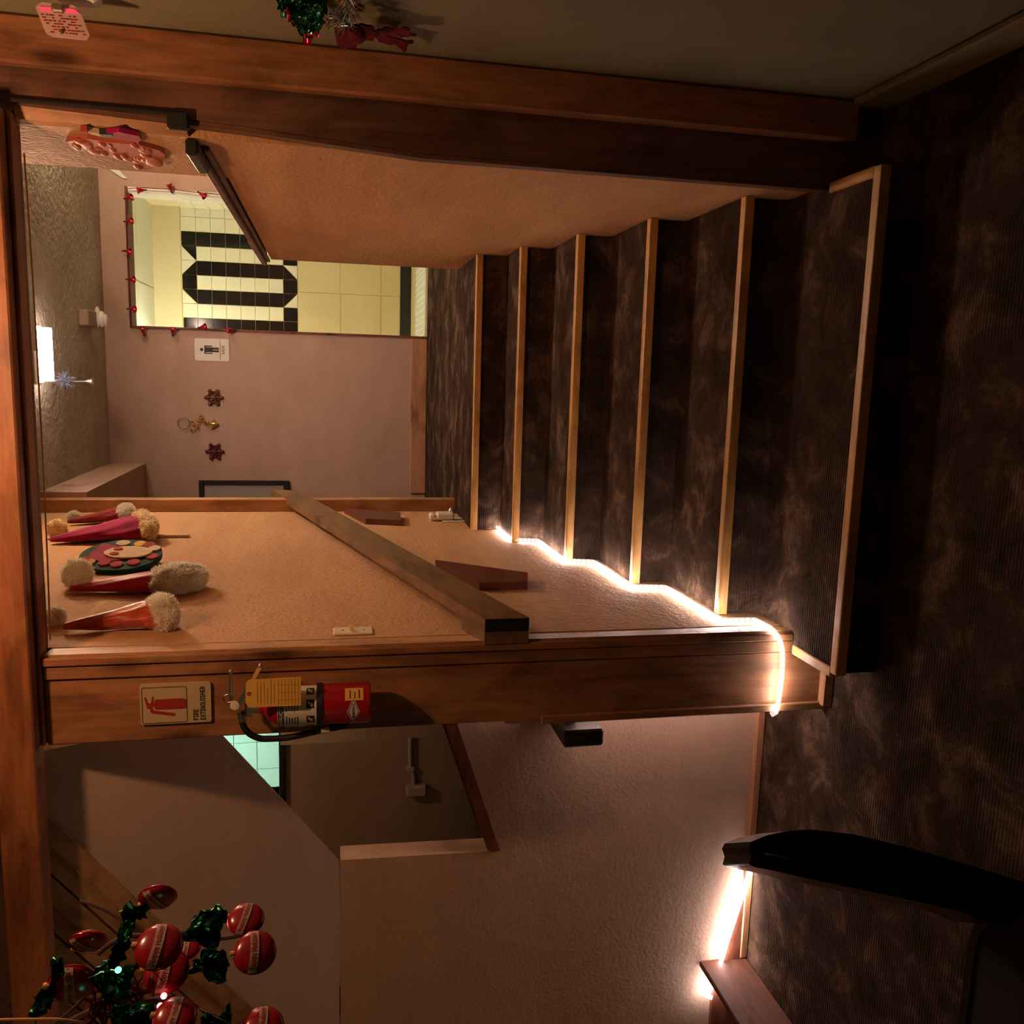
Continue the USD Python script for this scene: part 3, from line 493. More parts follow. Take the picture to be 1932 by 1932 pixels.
solo("white_panel", xz(Polygon([(p[0], p[2]) for p in wq]), YB-.012, YB), "ceiling_white", "small white slanted panel high on the landing wall, right of the doorway corner", "panel")
# poster at the far left of the landing wall
a, b = PY(375, 906, YB-.01), PY(546, 935, YB-.01)
po = T("picture_frame", "grey picture in a black frame at the left end of the landing wall", "picture", (b[0], YB, b[2]))
W = .42
po.part("picture", box(a[0]-W+.03, a[0]-.03, YB-.012, YB, b[2]+.035, a[2]-.03), "poster_grey", False)
po.part("frame_bar", box(a[0]-W, a[0], YB-.022, YB, a[2]-.035, a[2], .003), "black_paint"); po.part("frame_bar", box(a[0]-W, a[0], YB-.022, YB, b[2], b[2]+.04, .003), "black_paint")
po.part("frame_bar", box(a[0]-.032, a[0], YB-.022, YB, b[2]+.04, a[2]-.035, .003), "black_paint"); po.part("frame_bar", box(a[0]-W, a[0]-W+.032, YB-.022, YB, b[2]+.04, a[2]-.035, .003), "black_paint")

# ================================================================== MEN SIGN
a, b = PY(367, 638, YB), PY(433, 682, YB); sx0, sx1, sz0, sz1 = b[0], a[0], b[2], a[2]
ms = T("restroom_sign", "white restroom sign with a man pictogram and MEN on the landing wall", "sign", ((sx0+sx1)/2, YB, sz0))
ms.part("plate", xz(rounded(sx0, sz0, sx1, sz1, .012), YB-.006, YB), "label_white")
w_, h_ = sx1-sx0, sz1-sz0; cx = (sx0+sx1)/2
fig = sbox(cx-.017, sz0+.105, cx+.017, sz0+.162).union(sbox(cx-.0155, sz0+.068, cx-.002, sz0+.12)).union(sbox(cx+.002, sz0+.068, cx+.0155, sz0+.12)).union(sbox(cx-.028, sz0+.110, cx-.021, sz0+.160)).union(sbox(cx+.021, sz0+.110, cx+.028, sz0+.160)).union(sbox(cx-.028, sz0+.153, cx+.028, sz0+.163))
ms.part("pictogram", cat([xz(fig, YB-.0072, YB-.006), xz(Polygon([(cx+.011*math.cos(t), sz0+.180+.011*math.sin(t)) for t in np.linspace(0, 2*PI, 20)[:-1]]), YB-.0072, YB-.006)]), "ink", False)
ms.part("rule", box(sx0+.006, sx1-.006, YB-.007, YB-.006, sz0+.058, sz0+.0605), "ink", False)
ms.part("lettering", text("MEN", .019, (cx-.027, YB-.006, sz0+.03), (1, 0, 0), (0, 0, 1)), "ink", False)

# ================================================================== BELL LIGHTS ROUND THE DOORWAY
bells = [((243, 373), (.2, -1)), ((243, 417), (.1, -1)), ((240, 474), (-.1, -1)), ((247, 527), (0, -1)), ((249, 583), (0, -1)),
         ((266, 359), (-.2, 1)), ((321, 354), (1, .3)), ((381, 367), (-.6, -.9)), ((428, 368), (-.7, .4)), ((270, 625), (.9, .1)), ((326, 625), (.9, -.1)), ((382, 617), (.2, -1)), ((435, 623), (-.1, 1))]
where = ["rightmost on the doorway head", "second from the right on the doorway head", "middle one on the doorway head", "second from the left on the doorway head", "leftmost on the doorway head",
         "topmost on the right jamb", "second down the right jamb", "third down the right jamb", "lowest on the right jamb", "topmost on the left jamb", "second down the left jamb", "third down the left jamb", "lowest on the left jamb"]
for (pt, d), wh in zip(bells, where):
    c = PY(*pt, YB-.04); ax = np.array([d[0], -.35, d[1]])
    t = T("bell_light", "small red bell light, "+wh, "bell light", tuple(c), "red bell lights around the restroom doorway")
    t.part("bell", lathe([(0, -.022), (.006, -.022), (.009, -.010), (.016, .010), (.024, .022), (.021, .022), (.012, .004), (0, -.006)], c, ax, 18), "foil_red", 40)
    t.part("clapper", ball(c+ax/np.linalg.norm(ax)*.018, .006, 1), "glow_bell", True); t.part("socket", lathe([(0, -.036), (.005, -.036), (.005, -.022), (0, -.022)], c, ax, 8), "foil_green")
bc = [PY(428, 368, YB-.03), PY(380, 364, YB-.03), PY(320, 357, YB-.03), PY(266, 354, YB-.03), PY(240, 356, YB-.03), PY(238, 420, YB-.03), PY(240, 474, YB-.03), PY(243, 530, YB-.03), PY(245, 585, YB-.03), PY(247, 617, YB-.03), PY(270, 617, YB-.03), PY(326, 619, YB-.03), PY(382, 621, YB-.03), PY(437, 625, YB-.03)]
solo("light_string_wire", tube(bc, .0025, 6), "berry", "thin dark wire linking the red bell lights around the doorway", "wire")

# ================================================================== SNOWFLAKES AND GOLD ORNAMENT ON THE BACK WALL
for (c2, lab, m) in (((403, 750), "dark red snowflake ornament on the landing wall, nearer the restroom sign", "fork_brown"), ((405, 852), "dark snowflake ornament on the landing wall, further from the restroom sign", "berry")):
    c = PY(*c2, YB-.012); t = T("snowflake_ornament", lab, "ornament", tuple(c))
    t.part("centre", lathe([(0, -.006), (.020, -.006), (.022, 0), (.014, .008), (0, .010)], c, (0, -1, 0), 18), m)
    for k in range(6):
        g = k*PI/3+PI/6; d = np.array([math.cos(g), 0, math.sin(g)]); s = np.array([-d[2], 0, d[0]])
        t.part("arm", cat([rod(c, c+d*.045, .007, 8), ball(c+d*.052, .013, 2, (1, .6, 1)), ball(c+d*.036+s*.012, .008, 1), ball(c+d*.036-s*.012, .008, 1)]), m, 40)
    t.part("bead", ball(c+np.array([0, -.014, 0]), .006, 1), "chrome", True)
c = PY(372, 800, YB-.02); rc_ = PY(346, 798, YB-.015)
go = T("gold_ornament", "gold jewelled ornament hanging from a thin ring between the two snowflakes", "ornament", tuple(c))
go.part("ring", tube([rc_+.038*np.array([math.cos(t), 0, math.sin(t)]) for t in np.linspace(0, 2*PI, 40)], .0028, 8), "steel_dull", 40)
rng = np.random.default_rng(8); out = []
for k in range(46):
    f = k/45; q = PY(358+f*50, 799+2*math.sin(9*f), YB-.02); wd = .024*(1-.5*f)
    out.append(ball(q+rng.normal(0, 1, 3)*np.array([wd, .006, .004]), rng.uniform(.005, .010), 1))
go.part("beads", cat(out), "brass", True, kind="stuff"); q = PY(405, 800, YB-.025); go.part("drop", lathe([(0, .03), (.008, .025), (.014, .0), (.012, -.014), (0, -.016)], q, (0, 0, 1), 16), "brass", 40)

# ================================================================== HATS ON THE LEFT WALL
def hat(label, pom, rp, tip, brim, rx, hy, hz, body_m, fur_m, seed, lean=0.0, s=1):
    """pom, tip, brim: photo positions; rx: how far the brim stands off the wall; hy, hz: half width and half height of the fur brim"""
    rng = np.random.default_rng(seed)
    wall = XL if s > 0 else XR
    P = PX(*pom, wall+s*rp); Tp = PX(*tip, wall+s*.02); B = PX(*brim, wall+s*rx)
    t = T("santa_hat", label, "hat", tuple(B), "red felt hats hung on the stair wall" if s > 0 else None)
    n, m = 26, 14; v = []; axis = B-Tp
    for i in range(m+1):
        f = i/m; c = Tp+axis*f+np.array([s*(-.0), 0, 0]); g = np.linspace(0, 2*PI, n, endpoint=False)
        a, b = rx*(.18+.72*f**.8), hy*(.10+.78*f**.9)
        wr_ = 1+.10*np.sin(3*g+5*f+seed)*f+.05*np.sin(7*g-9*f)
        v.append(np.stack([np.maximum(s*(c[0]-wall), .0)*s+wall+a*np.cos(g)*wr_, c[1]+b*np.sin(g)*wr_, c[2]+lean*np.sin(g)*f], 1))
    V_ = np.vstack(v); V_[:, 0] = wall+s*np.maximum(s*(V_[:, 0]-wall), .002); F = []
    for i in range(m):
        for j in range(n): a, b, c, d = i*n+j, i*n+(j+1) % n, (i+1)*n+(j+1) % n, (i+1)*n+j; F += [(a, b, c), (a, c, d)]
    V_ = np.vstack([V_, Tp]); F += [(n*0+(j+1) % n, j, len(V_)-1) for j in range(n)]
    t.part("felt_cone", trimesh.Trimesh(V_, F, process=False), body_m, 60)
    br_ = trimesh.creation.icosphere(4, 1.0); q = br_.vertices; nz_ = meshkit.fbm(q*2.6+seed, 3, seed)[:, None]; q = q*(.80+.42*nz_)
    q = q*np.array([rx*1.12, hy, hz]); q[:, 2] += lean*q[:, 1]/hy; q = q+B; q[:, 0] = wall+s*np.maximum(s*(q[:, 0]-wall), .003); br_ = trimesh.Trimesh(q, br_.faces, process=False)
    tf, tn_ = tufts(rng, br_, 6500, .011, .0016); t.part("fur_brim", cat([br_, tf]), fur_m, False)
    po_ = trimesh.creation.icosphere(3, 1.0); q = po_.vertices; q = q*(.84+.3*meshkit.fbm(q*2.4+7*seed, 3, seed)[:, None])*rp+P; q[:, 0] = wall+s*np.maximum(s*(q[:, 0]-wall), .002); po_ = trimesh.Trimesh(q, po_.faces, process=False)
    tf, tn_ = tufts(rng, po_, 2200, .010, .0015); t.part("pompom", cat([po_, tf]), fur_m, False)
hat("dull maroon hat with a small white brim, half behind the magenta one", (139, 975), .026, (128, 984), (237, 968), .040, .085, .040, "felt_maroon", "fur_white", 3)
hat("magenta felt hat with cream fur brim hanging right of the round green plaque", (108, 998), .040, (97, 1018), (272, 992), .056, .15, .052, "felt_magenta", "fur_cream", 4, .05)
hat("shiny crimson hat with very bushy white brim, left of the round green plaque", (146, 1083), .050, (134, 1110), (336, 1091), .044, .10, .088, "velvet_crimson", "fur_white", 6, -.02)
hat("rust-red velvet hat with split white brim, nearest the post", (105, 1163), .026, (120, 1182), (304, 1156), .046, .066, .046, "velvet_rust", "fur_white", 9, .02)
# round plaque
c = PX(229, 1054, XL+.03)
pq = T("felt_plaque", "round green felt plaque with a red and cream figure on the left stair wall", "plaque", (XL, c[1], c[2]-.13))
def disc(cy_, cz_, ry, rz, n=40): return Polygon([(cy_+ry*math.cos(t), cz_+rz*math.sin(t)) for t in np.linspace(0, 2*PI, n, endpoint=False)])
def pz(poly, d0, d1): m = yz(poly, XL+d0, XL+d1); v = m.vertices; v[:, 0] += (v[:, 1]-c[1]+.145)*.20; m.vertices = v; return m
R0 = .145; cy0, cz0 = c[1], c[2]
pq.part("disc", pz(disc(cy0, cz0, R0, R0), .0, .018), "felt_green"); pq.part("red_hat", pz(disc(cy0-.0, cz0+.035, .075, .075).union(disc(cy0+.05, cz0+.07, .04, .03)), .018, .023), "felt_magenta")
pq.part("beard", pz(disc(cy0, cz0-.025, .055, .085), .023, .028), "felt_cream"); pq.part("hat_bobble", pz(disc(cy0+.085, cz0+.01, .024, .026), .023, .030), "felt_cream")
pq.part("cheek", pz(disc(cy0-.02, cz0+.02, .012, .016).union(disc(cy0+.025, cz0+.015, .012, .016)), .028, .031), "felt_red")
for dy, dz, mm in ((-.085, .04, "felt_red"), (-.10, -.005, "felt_red"), (.08, -.085, "felt_red"), (.045, -.11, "felt_cream"), (-.03, -.115, "felt_red"), (-.075, .095, "felt_gold"), (.09, -.05, "felt_gold"), (-.085, -.06, "felt_red"), (-.055, .115, "felt_red")):
    pq.part("patch", pz(disc(cy0+dy, cz0+dz, .026, .022, 16), .018, .024), mm)
pq.part("cord", rod((XL+.012, cy0, cz0+R0), (XL+.004, cy0, cz0+R0+.06), .003, 6), "cord_tan")
a, b = PX(300, 1006, XL+.008), PX(357, 1010, XL+.008)
solo("wood_strip", box(XL, XL+.014, b[1]-.022, b[1]+.010, b[2], a[2], .002), "cord_tan", "thin bare wood strip below the magenta hat on the left wall", "strip")

# ================================================================== ORNAMENTS ON THE RIGHT PANEL
def RP(x, y, d=.012): return PX(x, y, XR-d)
out_px = [(127, 267), (150, 264), (165, 262), (200, 268), (240, 272), (262, 273), (300, 284), (311, 292), (306, 312), (285, 319), (262, 320), (240, 308), (215, 298), (190, 293), (168, 285), (140, 285), (135, 279)]
pol = Polygon([RP(*p)[[1, 2]] for p in out_px]).buffer(0)
cr = T("copper_relief", "embossed copper-coloured wall ornament on the panel above the half wall", "ornament", (XR, pol.centroid.x, pol.bounds[1]))
ys0, zs0, ys1, zs1 = pol.bounds
cr.part("plate", yz(pol, XR-.012, XR), "copper", 30)
rng = np.random.default_rng(12)
for k in range(70):
    f = rng.uniform(0, 1, 2); p = (ys0+(ys1-ys0)*f[0], zs0+(zs1-zs0)*f[1])
    from shapely.geometry import Point
    if not pol.buffer(-.012).contains(Point(p)): continue
    cr.part("boss", ball((XR-.011, p[0], p[1]), rng.uniform(.012, .026), 2, (.32, 1.3, rng.uniform(.35, .8))), "copper" if k % 3 else "copper_pale", 50)
q = RP(290, 305); cr.part("boss", ball((XR-.012, q[1], q[2]), .045, 3, (.25, 1.1, .5)), "copper_pale", 50, label="large oval boss")
pol2 = Polygon([RP(*p, .008)[[1, 2]] for p in [(190, 250), (225, 246), (262, 254), (267, 261), (258, 267), (240, 262), (215, 258), (195, 255)]]).buffer(0)
pl2 = T("plush_figure", "magenta felt decoration with a white top beside the right jamb", "decoration", (XR, pol2.centroid.x, pol2.bounds[1]))
pl2.part("body", yz(pol2, XR-.012, XR), "felt_magenta"); pl2.part("head", yz(Polygon([RP(*p, .008)[[1, 2]] for p in [(165, 245), (190, 250), (195, 255), (175, 251)]]).buffer(.002), XR-.012, XR), "felt_cream"); pl2.part("belt", yz(Polygon([RP(*p, .008)[[1, 2]] for p in [(188, 249), (210, 249), (212, 253), (194, 255)]]).buffer(.001), XR-.014, XR), "black_rubber"); pl2.part("cap_tip", yz(Polygon([RP(*p, .008)[[1, 2]] for p in [(153, 244), (164, 243), (166, 247), (155, 246)]]).buffer(.001), XR-.012, XR), "felt_red")

# ================================================================== FIRE EXTINGUISHER AND SIGN
a, b = PY(267, 1366, 2.36), PY(398, 1285, 2.36); fx0, fx1, fz0, fz1 = a[0], b[0]+.0, b[2], a[2]
fs = T("extinguisher_sign", "tan FIRE EXTINGUISHER sign on the left post above the extinguisher", "sign", ((fx0+fx1)/2, 2.36, fz0))
fs.part("plate", xz(rounded(fx0, fz0, fx1, fz1, .006), 2.352, 2.36), "sign_tan")
W, Hh = fx1-fx0, fz1-fz0; bx = rounded(fx0+.003, fz0+Hh*.34, fx1-.008, fz1-.004, .006)
fs.part("border", xz(bx.difference(bx.buffer(-.0018)), 2.3512, 2.352), "sign_line", False)
mid = fx0+W*.50; zt = fz1
body = rounded(mid-.014, fz0+Hh*.355, mid+.014, fz1-Hh*.20, .006)
ico = body.union(sbox(mid-.006, fz1-Hh*.22, mid+.004, fz1-Hh*.12)).union(Polygon([(mid-.012, fz1-Hh*.10), (mid+.020, fz1-Hh*.06), (mid+.021, fz1-Hh*.085), (mid-.008, fz1-Hh*.14)])).union(Polygon([(mid-.006, fz1-Hh*.14), (mid+.022, fz1-Hh*.17), (mid+.022, fz1-Hh*.19), (mid-.004, fz1-Hh*.18)]))
hz = LineString([(mid-.008, fz1-Hh*.15), (mid-.02, fz1-Hh*.165), (mid-.024, fz1-Hh*.30), (mid-.030, fz1-Hh*.47)]).buffer(.0038)
fs.part("pictogram", xz(ico.union(hz), 2.3508, 2.352), "sign_red", False)
fs.part("lettering", text("FIRE", .0125, (fx0+.006, 2.352, fz0+Hh*.185), (1, 0, 0), (0, 0, 1), bold=True, fit=W*.27), "ink", False); fs.part("lettering", text("EXTINGUISHER", .0125, (fx0+.006, 2.352, fz0+Hh*.085), (1, 0, 0), (0, 0, 1), bold=True, fit=W*.84), "ink", False)
# extinguisher
EY = 2.285; c0, c1 = PY(499, 1327, EY), PY(699, 1327, EY); ecx = (PY(650, 1288, EY)[0]+PY(650, 1365, EY)[0])/2; R = .0545; zb, zt = c1[2], c0[2]
fe = T("fire_extinguisher", "red fire extinguisher with a yellow inspection tag hanging on the left post", "fire extinguisher", (ecx, EY, zb))
cyl = lathe([(0, zb), (R-.006, zb), (R, zb+.008), (R, zt-.055), (R-.006, zt-.030), (R-.022, zt-.008), (.018, zt+.002), (.016, zt+.012), (0, zt+.012)], (ecx, EY, 0), n=48)
cyp = fe.part("cylinder", cyl, "enamel_red", 40)
def wrap(poly_or_mesh, r, off=0.0):
    """bend a flat label (x across, y up, both metres; x=0 faces the room) round the cylinder"""
    m = poly_or_mesh; v = np.array(m.vertices); g = v[:, 0]/R+off-.0; rr = r+v[:, 2]
    m = trimesh.Trimesh(np.stack([ecx+rr*np.sin(g), EY-rr*np.cos(g), v[:, 1]], 1), m.faces, process=False); return m
def patch(x0, x1, z0, z1, r, n=24):
    g = np.linspace(x0, x1, n)/R; v = []; f = []
    for t in g: v += [(ecx+r*math.sin(t), EY-r*math.cos(t), z0), (ecx+r*math.sin(t), EY-r*math.cos(t), z1)]
    for k in range(n-1): f += [(2*k, 2*k+2, 2*k+3), (2*k, 2*k+3, 2*k+1)]
    return trimesh.Trimesh(np.array(v), f, process=False)
lz1, lz0 = PY(523, 1327, EY-R)[2], PY(597, 1327, EY-R)[2]; view = -.37   # the label faces a little towards the viewer
fe.part("label", patch(-.084, .084, lz0, lz1, R+.0006), "label_white", True)
fe.part("label_band", patch(-.084, .084, lz1-.016, lz1-.002, R+.0010), "ink", True)
def ctext(s, h, xc, z, m, bold=False, fit=None, depth=.0004):
    tm = meshkit.text_mesh(s, h, depth, bold); sc = (fit/np.ptp(tm.bounds[:, 0])) if fit else 1.0; tm.apply_transform(np.diag([sc, 1, 1, 1]))
    tm.apply_translation((-tm.bounds[:, 0].mean()+xc, z, 0)); tm = tm.subdivide_to_size(.006, max_iter=4) if hasattr(tm, "subdivide_to_size") else tm
    fe.part("lettering", wrap(tm, R+.0011), m, False)
ctext("INSTRUCTIONS", .0085, .018-.02, lz1-.0132, "label_white", True, .095)
rng = np.random.default_rng(2); lines = []
for col in (-.062, -.024, .020):
    for k in range(5):
        w = rng.uniform(.022, .034); z = lz1-.024-k*.007; lines.append(patch(col-w/2, col+w/2, z, z+.0022, R+.0011, 6))
fe.part("small_print", cat(lines), "ink", False, kind="stuff")
for col in (-.058, -.020, .022, .058):
    sq = [patch(col-.011, col+.011, lz0+.006, lz0+.026, R+.0011, 6)]; fe.part("pictogram", cat(sq), "ink", False)
    fe.part("pictogram_mark", cat([patch(col-.006, col+.003, lz0+.010, lz0+.017, R+.0014, 4), patch(col-.001, col+.007, lz0+.017, lz0+.022, R+.0014, 4)]), "label_white", False)
sz = PY(603, 1327, EY-R)[2]
fe.part("strap", lathe([(R-.002, sz-.008), (R+.003, sz-.008), (R+.003, sz+.008), (R-.002, sz+.008), (R-.002, sz-.008)], (ecx, EY, 0), n=48), "black_rubber", 30)
dz = PY(667, 1327, EY-R)[2]; dia = Polygon([(-.038, 0), (0, .017), (.038, 0), (0, -.017)])
def flatpatch(poly, xc, z, d):
    e = trimesh.creation.extrude_polygon(poly, d, engine="earcut"); e.apply_translation((xc, z, 0)); e = e.subdivide_to_size(.008, max_iter=6); return e
fe.part("emblem", wrap(flatpatch(dia, -.004, dz, .0006), R), "label_white", False); fe.part("emblem_line", wrap(flatpatch(dia.buffer(-.0022).difference(dia.buffer(-.0036)), -.004, dz, .0004), R+.0006), "ink", False)
tm = meshkit.text_mesh("AMEREX", .0062, .0004, True); tm.apply_transform(np.diag([.043/np.ptp(tm.bounds[:, 0]), 1, 1, 1])); tm.apply_translation((-tm.bounds[:, 0].mean()-.004, dz-.003, 0)); fe.part("lettering", wrap(tm, R+.0006), "ink", False)
fe.part("sticker", patch(.026, .062, PY(686, 1295, EY-R)[2], PY(651, 1295, EY-R)[2], R+.0008, 8), "tag_yellow", True)
sl = []
for k in range(3): sl.append(patch(.031, .055-.006*(k % 2), PY(686, 1295, EY-R)[2]+.009+k*.012, PY(686, 1295, EY-R)[2]+.012+k*.012, R+.0011, 4))
fe.part("small_print", cat(sl), "ink", False, kind="stuff")
# valve, levers, ring, hose, tag
fe.part("valve", cat([rod((ecx, EY, zt+.01), (ecx, EY, zt+.045), .015, 20), box(ecx-.022, ecx+.02, EY-.013, EY+.013, zt+.028, zt+.05, .005)]), "steel_dull", 40)
h0, h1 = PY(440, 1330, EY), PY(431, 1265, EY)
fe.part("upper_lever", cat([box(h0[0]-.004, h1[0], EY-.009, EY+.009, (h0[2]+h1[2])/2-.004, (h0[2]+h1[2])/2+.004, .002)]), "steel_dull", 30)
l0, l1 = PY(452, 1325, EY-.01), PY(492, 1254, EY-.01); lv = l1-l0
fe.part("carry_handle", prism(rounded(0, -.005, float(np.linalg.norm(lv)), .005, .004), l0+np.array([0, -.01, 0]), lv, (0, 0, 1), .004, -.018), "chrome", 30)
g0 = PY(443, 1330, EY-.02); fe.part("gauge", lathe([(0, 0), (.012, 0), (.012, .006), (0, .008)], g0, (0, -1, 0), 18), "white_plastic")
rc2 = PY(430, 1318, EY-.02); fe.part("pull_ring", tube([rc2+.011*np.array([math.cos(t), .1*math.sin(t), math.sin(t)]) for t in np.linspace(0, 2*PI, 28)], .0016, 6), "steel_dull", 40)
hp = [PY(448, 1335, EY), PY(455, 1348, EY), PY(458, 1366, EY), PY(472, 1385, EY), PY(498, 1394, EY), PY(530, 1393, EY), PY(580, 1384, EY), PY(622, 1374, EY-.01), PY(657, 1368, EY-.01)]
hs = spline(hp, 60); fe.part("hose", tube(hs[4:], .0085, 14), "black_rubber", 40); fe.part("hose_ferrule", tube(hs[2:8], .0098, 14), "steel_dull", 40)
n0, n1 = PY(612, 1376, EY-.01), PY(657, 1368, EY-.01); fe.part("nozzle", tube([n0, (n0+n1)/2, n1], (.0095, .0095, .0075), 14), "black_rubber", 40)
q0_, q1_ = PY(606, 1378, EY-.01), PY(622, 1375, EY-.01); fe.part("nozzle_ring", tube([q0_, q1_], .0112, 14), "label_white", 40)
fe.part("hose_clip", box(ecx-R-.022, ecx-R+.01, EY-.016, EY+.016, sz-.010, sz+.010, .003), "black_rubber")
YG = EY-R-.016; tgp = [PY(*p, YG) for p in [(464, 1288), (469, 1283), (568, 1277), (568, 1331), (470, 1335), (463, 1326)]]
tp = Polygon([(p[0], p[2]) for p in tgp]); hole = PY(470, 1309, YG); tp2 = tp.difference(Point(hole[0], hole[2]).buffer(.0026))
tag = fe.part("tag", xz(tp2, YG, YG+.0008), "tag_yellow", False, label="yellow cardboard inspection tag"); loc = fe.base
def onT(name, polys, m):
    sh = [xz(p, YG-.0004, YG) for p in polys]; me = cat(sh); me.apply_translation(-loc); sub(tag, name, me, m, False)
tx0, tz0, tx1, tz1 = tp.bounds; wT, hT = tx1-tx0, tz1-tz0
onT("ruled_lines", [sbox(tx0+wT*.06, tz0+hT*f, tx0+wT*.95, tz0+hT*f+.0006) for f in (.05, .11, .17, .23, .29, .35, .41)]+[sbox(tx0+wT*f, tz0+hT*.05, tx0+wT*f+.0006, tz0+hT*.42) for f in (.22, .48, .74)], "ink_brown")
onT("small_print", [sbox(tx0+wT*.10, tz0+hT*f, tx0+wT*r, tz0+hT*f+.0011) for f, r in ((.48, .8), (.54, .95), (.60, .7), (.66, .9), (.72, .85), (.78, .9))], "ink_brown")
onT("eyelet", [Point(hole[0], hole[2]).buffer(.0055).difference(Point(hole[0], hole[2]).buffer(.0028))], "ink_red")
fe.part("wall_bracket", box(ecx-.03, ecx+.03, EY+R-.004, 2.36, zb+.05, zb+.16, .003), "steel_dull"); fe.part("hanger", box(ecx-.012, ecx+.012, EY+.01, 2.36, zt+.02, zt+.035, .002), "steel_dull")

# ================================================================== GREEN-WALL DECORATION
XG = .79
def GP(x, y, d=.03): return PX(x, y, XG-d)
rng = np.random.default_rng(21)
def crumple(poly_pts, thick, seed, m=6, amp=.012):
    """crumpled foil leaf: outline filled, subdivided and rumpled, with thickness"""
    p = Polygon(poly_pts).buffer(0).segmentize(.006); c_ = np.array(p.exterior.coords)[:-1]; c_ = c_+(meshkit.noise(np.c_[c_*160, np.zeros(len(c_))], seed)-.5)[:, None]*.009; p = Polygon(c_).buffer(0); p = max(getattr(p, "geoms", [p]), key=lambda g: g.area); e = trimesh.creation.extrude_polygon(p, thick, engine="earcut").subdivide_to_size(.010, max_iter=8)
    v = np.array(e.vertices); v[:, 2] += amp*(meshkit.fbm(np.c_[v[:, :2]*55, np.zeros(len(v))]+seed, 3, seed)-.5)*2; return trimesh.Trimesh(v, e.faces, process=False)
fb = T("foil_swag", "dark green foil swag with red foil tips hanging on the olive wall", "decoration", tuple(GP(560, 40)))
def gleaf(name, px, d, m, seed):
    o = GP(*px[0], d); P_ = [GP(*p, d)-o for p in px]; e = crumple([(-p[1], p[2]) for p in P_], .004, seed, amp=.022); e.apply_transform(frame(o, (0, -1, 0), (0, 0, 1))); fb.part(name, e, m, False)
gleaf("foil_leaf", [(522, -60), (523, 2), (530, 22), (552, 36), (570, 55), (590, 60), (602, 52), (612, 40), (618, 14), (624, -60)], .05, "foil_green", 3)
gleaf("foil_leaf", [(528, -30), (534, 18), (556, 34), (580, 40), (604, 30), (612, -30)], .08, "foil_green", 5)
gleaf("foil_tip", [(569, 58), (580, 54), (602, 52), (594, 66), (581, 80), (575, 76)], .055, "foil_red", 7); gleaf("foil_tip", [(538, 12), (543, 10), (552, 33), (544, 28)], .09, "foil_red", 9)
tn = T("tinsel_garland", "strand of silver tinsel hanging beside the red glitter bow", "tinsel", tuple(GP(655, 30)))
bl = []
ctr = spline([GP(650, -60, .05), GP(655, -5, .05), GP(657, 20, .05), GP(645, 36, .06), GP(660, 48, .07)], 120)
for k in range(420):
    q = ctr[rng.integers(0, 120)]; d = rng.normal(0, 1, 3); d /= np.linalg.norm(d); bl.append(tube([q, q+d*rng.uniform(.015, .042)], (.0016, .0006), 3, False))
for k in range(60):
    q = GP(*(np.array([615, 35])+rng.uniform(0, 1)*np.array([40, 15])), .06); d = rng.normal(0, 1, 3); d /= np.linalg.norm(d); bl.append(tube([q, q+d*.02], (.0016, .0006), 3, False))
tn.part("strands", cat(bl), "silver_foil", False, kind="stuff"); tn.part("core", tube(ctr, .004, 6), "foil_green")
bw = T("glitter_bow", "red glitter bow with forked tails on the olive wall", "bow", tuple(GP(680, 70)))
def ribbon(px, d, curl, seed):
    o = GP(*px[0], d); e = crumple([(-(GP(*p, d)-o)[1], (GP(*p, d)-o)[2]) for p in px], .003, seed, amp=.008); e.apply_transform(frame(o, (0, -1, 0), (0, 0, 1))); return e
bw.part("loop", ribbon([(632, 50), (634, 82), (642, 88), (668, 91), (675, 70), (668, 52), (650, 44)], .06, 0, 2), "glitter_red", 30)
bw.part("loop", ribbon([(662, 46), (680, 42), (703, 46), (710, 58), (704, 78), (690, 80), (675, 95), (704, 94), (703, 76), (668, 76)], .045, 0, 4), "glitter_red", 30)
bw.part("knot", ball(GP(672, 66, .07), .022, 3, (.8, 1, 1)), "glitter_red", 40)
bw.part("tail", ribbon([(703, 58), (720, 52), (775, 51), (770, 58), (785, 68), (745, 66), (708, 70)], .04, 0, 6), "glitter_red", 30)
bw.part("tail", ribbon([(706, 66), (740, 68), (782, 78), (768, 83), (765, 98), (745, 84), (715, 78)], .035, 0, 8), "glitter_red", 30)
# pink card with a glowing red edge, hanging at the head of the casing
YS = 2.12
cdp = [PY(*p, YS) for p in [(66, 12), (78, 4), (140, 10), (152, 24), (170, 68), (164, 75), (98, 68), (86, 62)]]
cx_, cz_ = np.mean([p[0] for p in cdp]), np.mean([p[2] for p in cdp])
ec = T("exit_card", "pale pink card with a faintly glowing red strip along its top edge, hanging by the casing near the ceiling", "card", (cx_, YS, cz_-.05))
pc = Polygon([(p[0], p[2]) for p in cdp]).buffer(-.006).buffer(.006); ec.part("card", xz(pc, YS, YS+.006), "card_pink", 30)
bd = Polygon([(PY(*p, YS)[0], PY(*p, YS)[2]) for p in [(74, 12), (140, 17), (152, 27), (76, 20)]]); ec.part("glow_strip", xz(bd, YS-.0015, YS), "card_edge_glow", False)  # the red edge glows by itself; it is no lamp
pr2 = []
for k in range(7):
    for j in range(9):
        if rng.uniform() < .25: continue
        q = PY(78+k*11+j*1.2+rng.uniform(-1, 1), 29+j*4.4, YS); q = PY(80+j*8.6+k*3.2, 27+k*5.6+j*.7, YS)
        w = rng.uniform(.002, .005); s_ = sbox(q[0]-.0011, q[2]-w, q[0]+.0011, q[2]+w)
        if pc.buffer(-.003).contains(s_): pr2.append(xz(s_, YS-.0006, YS))
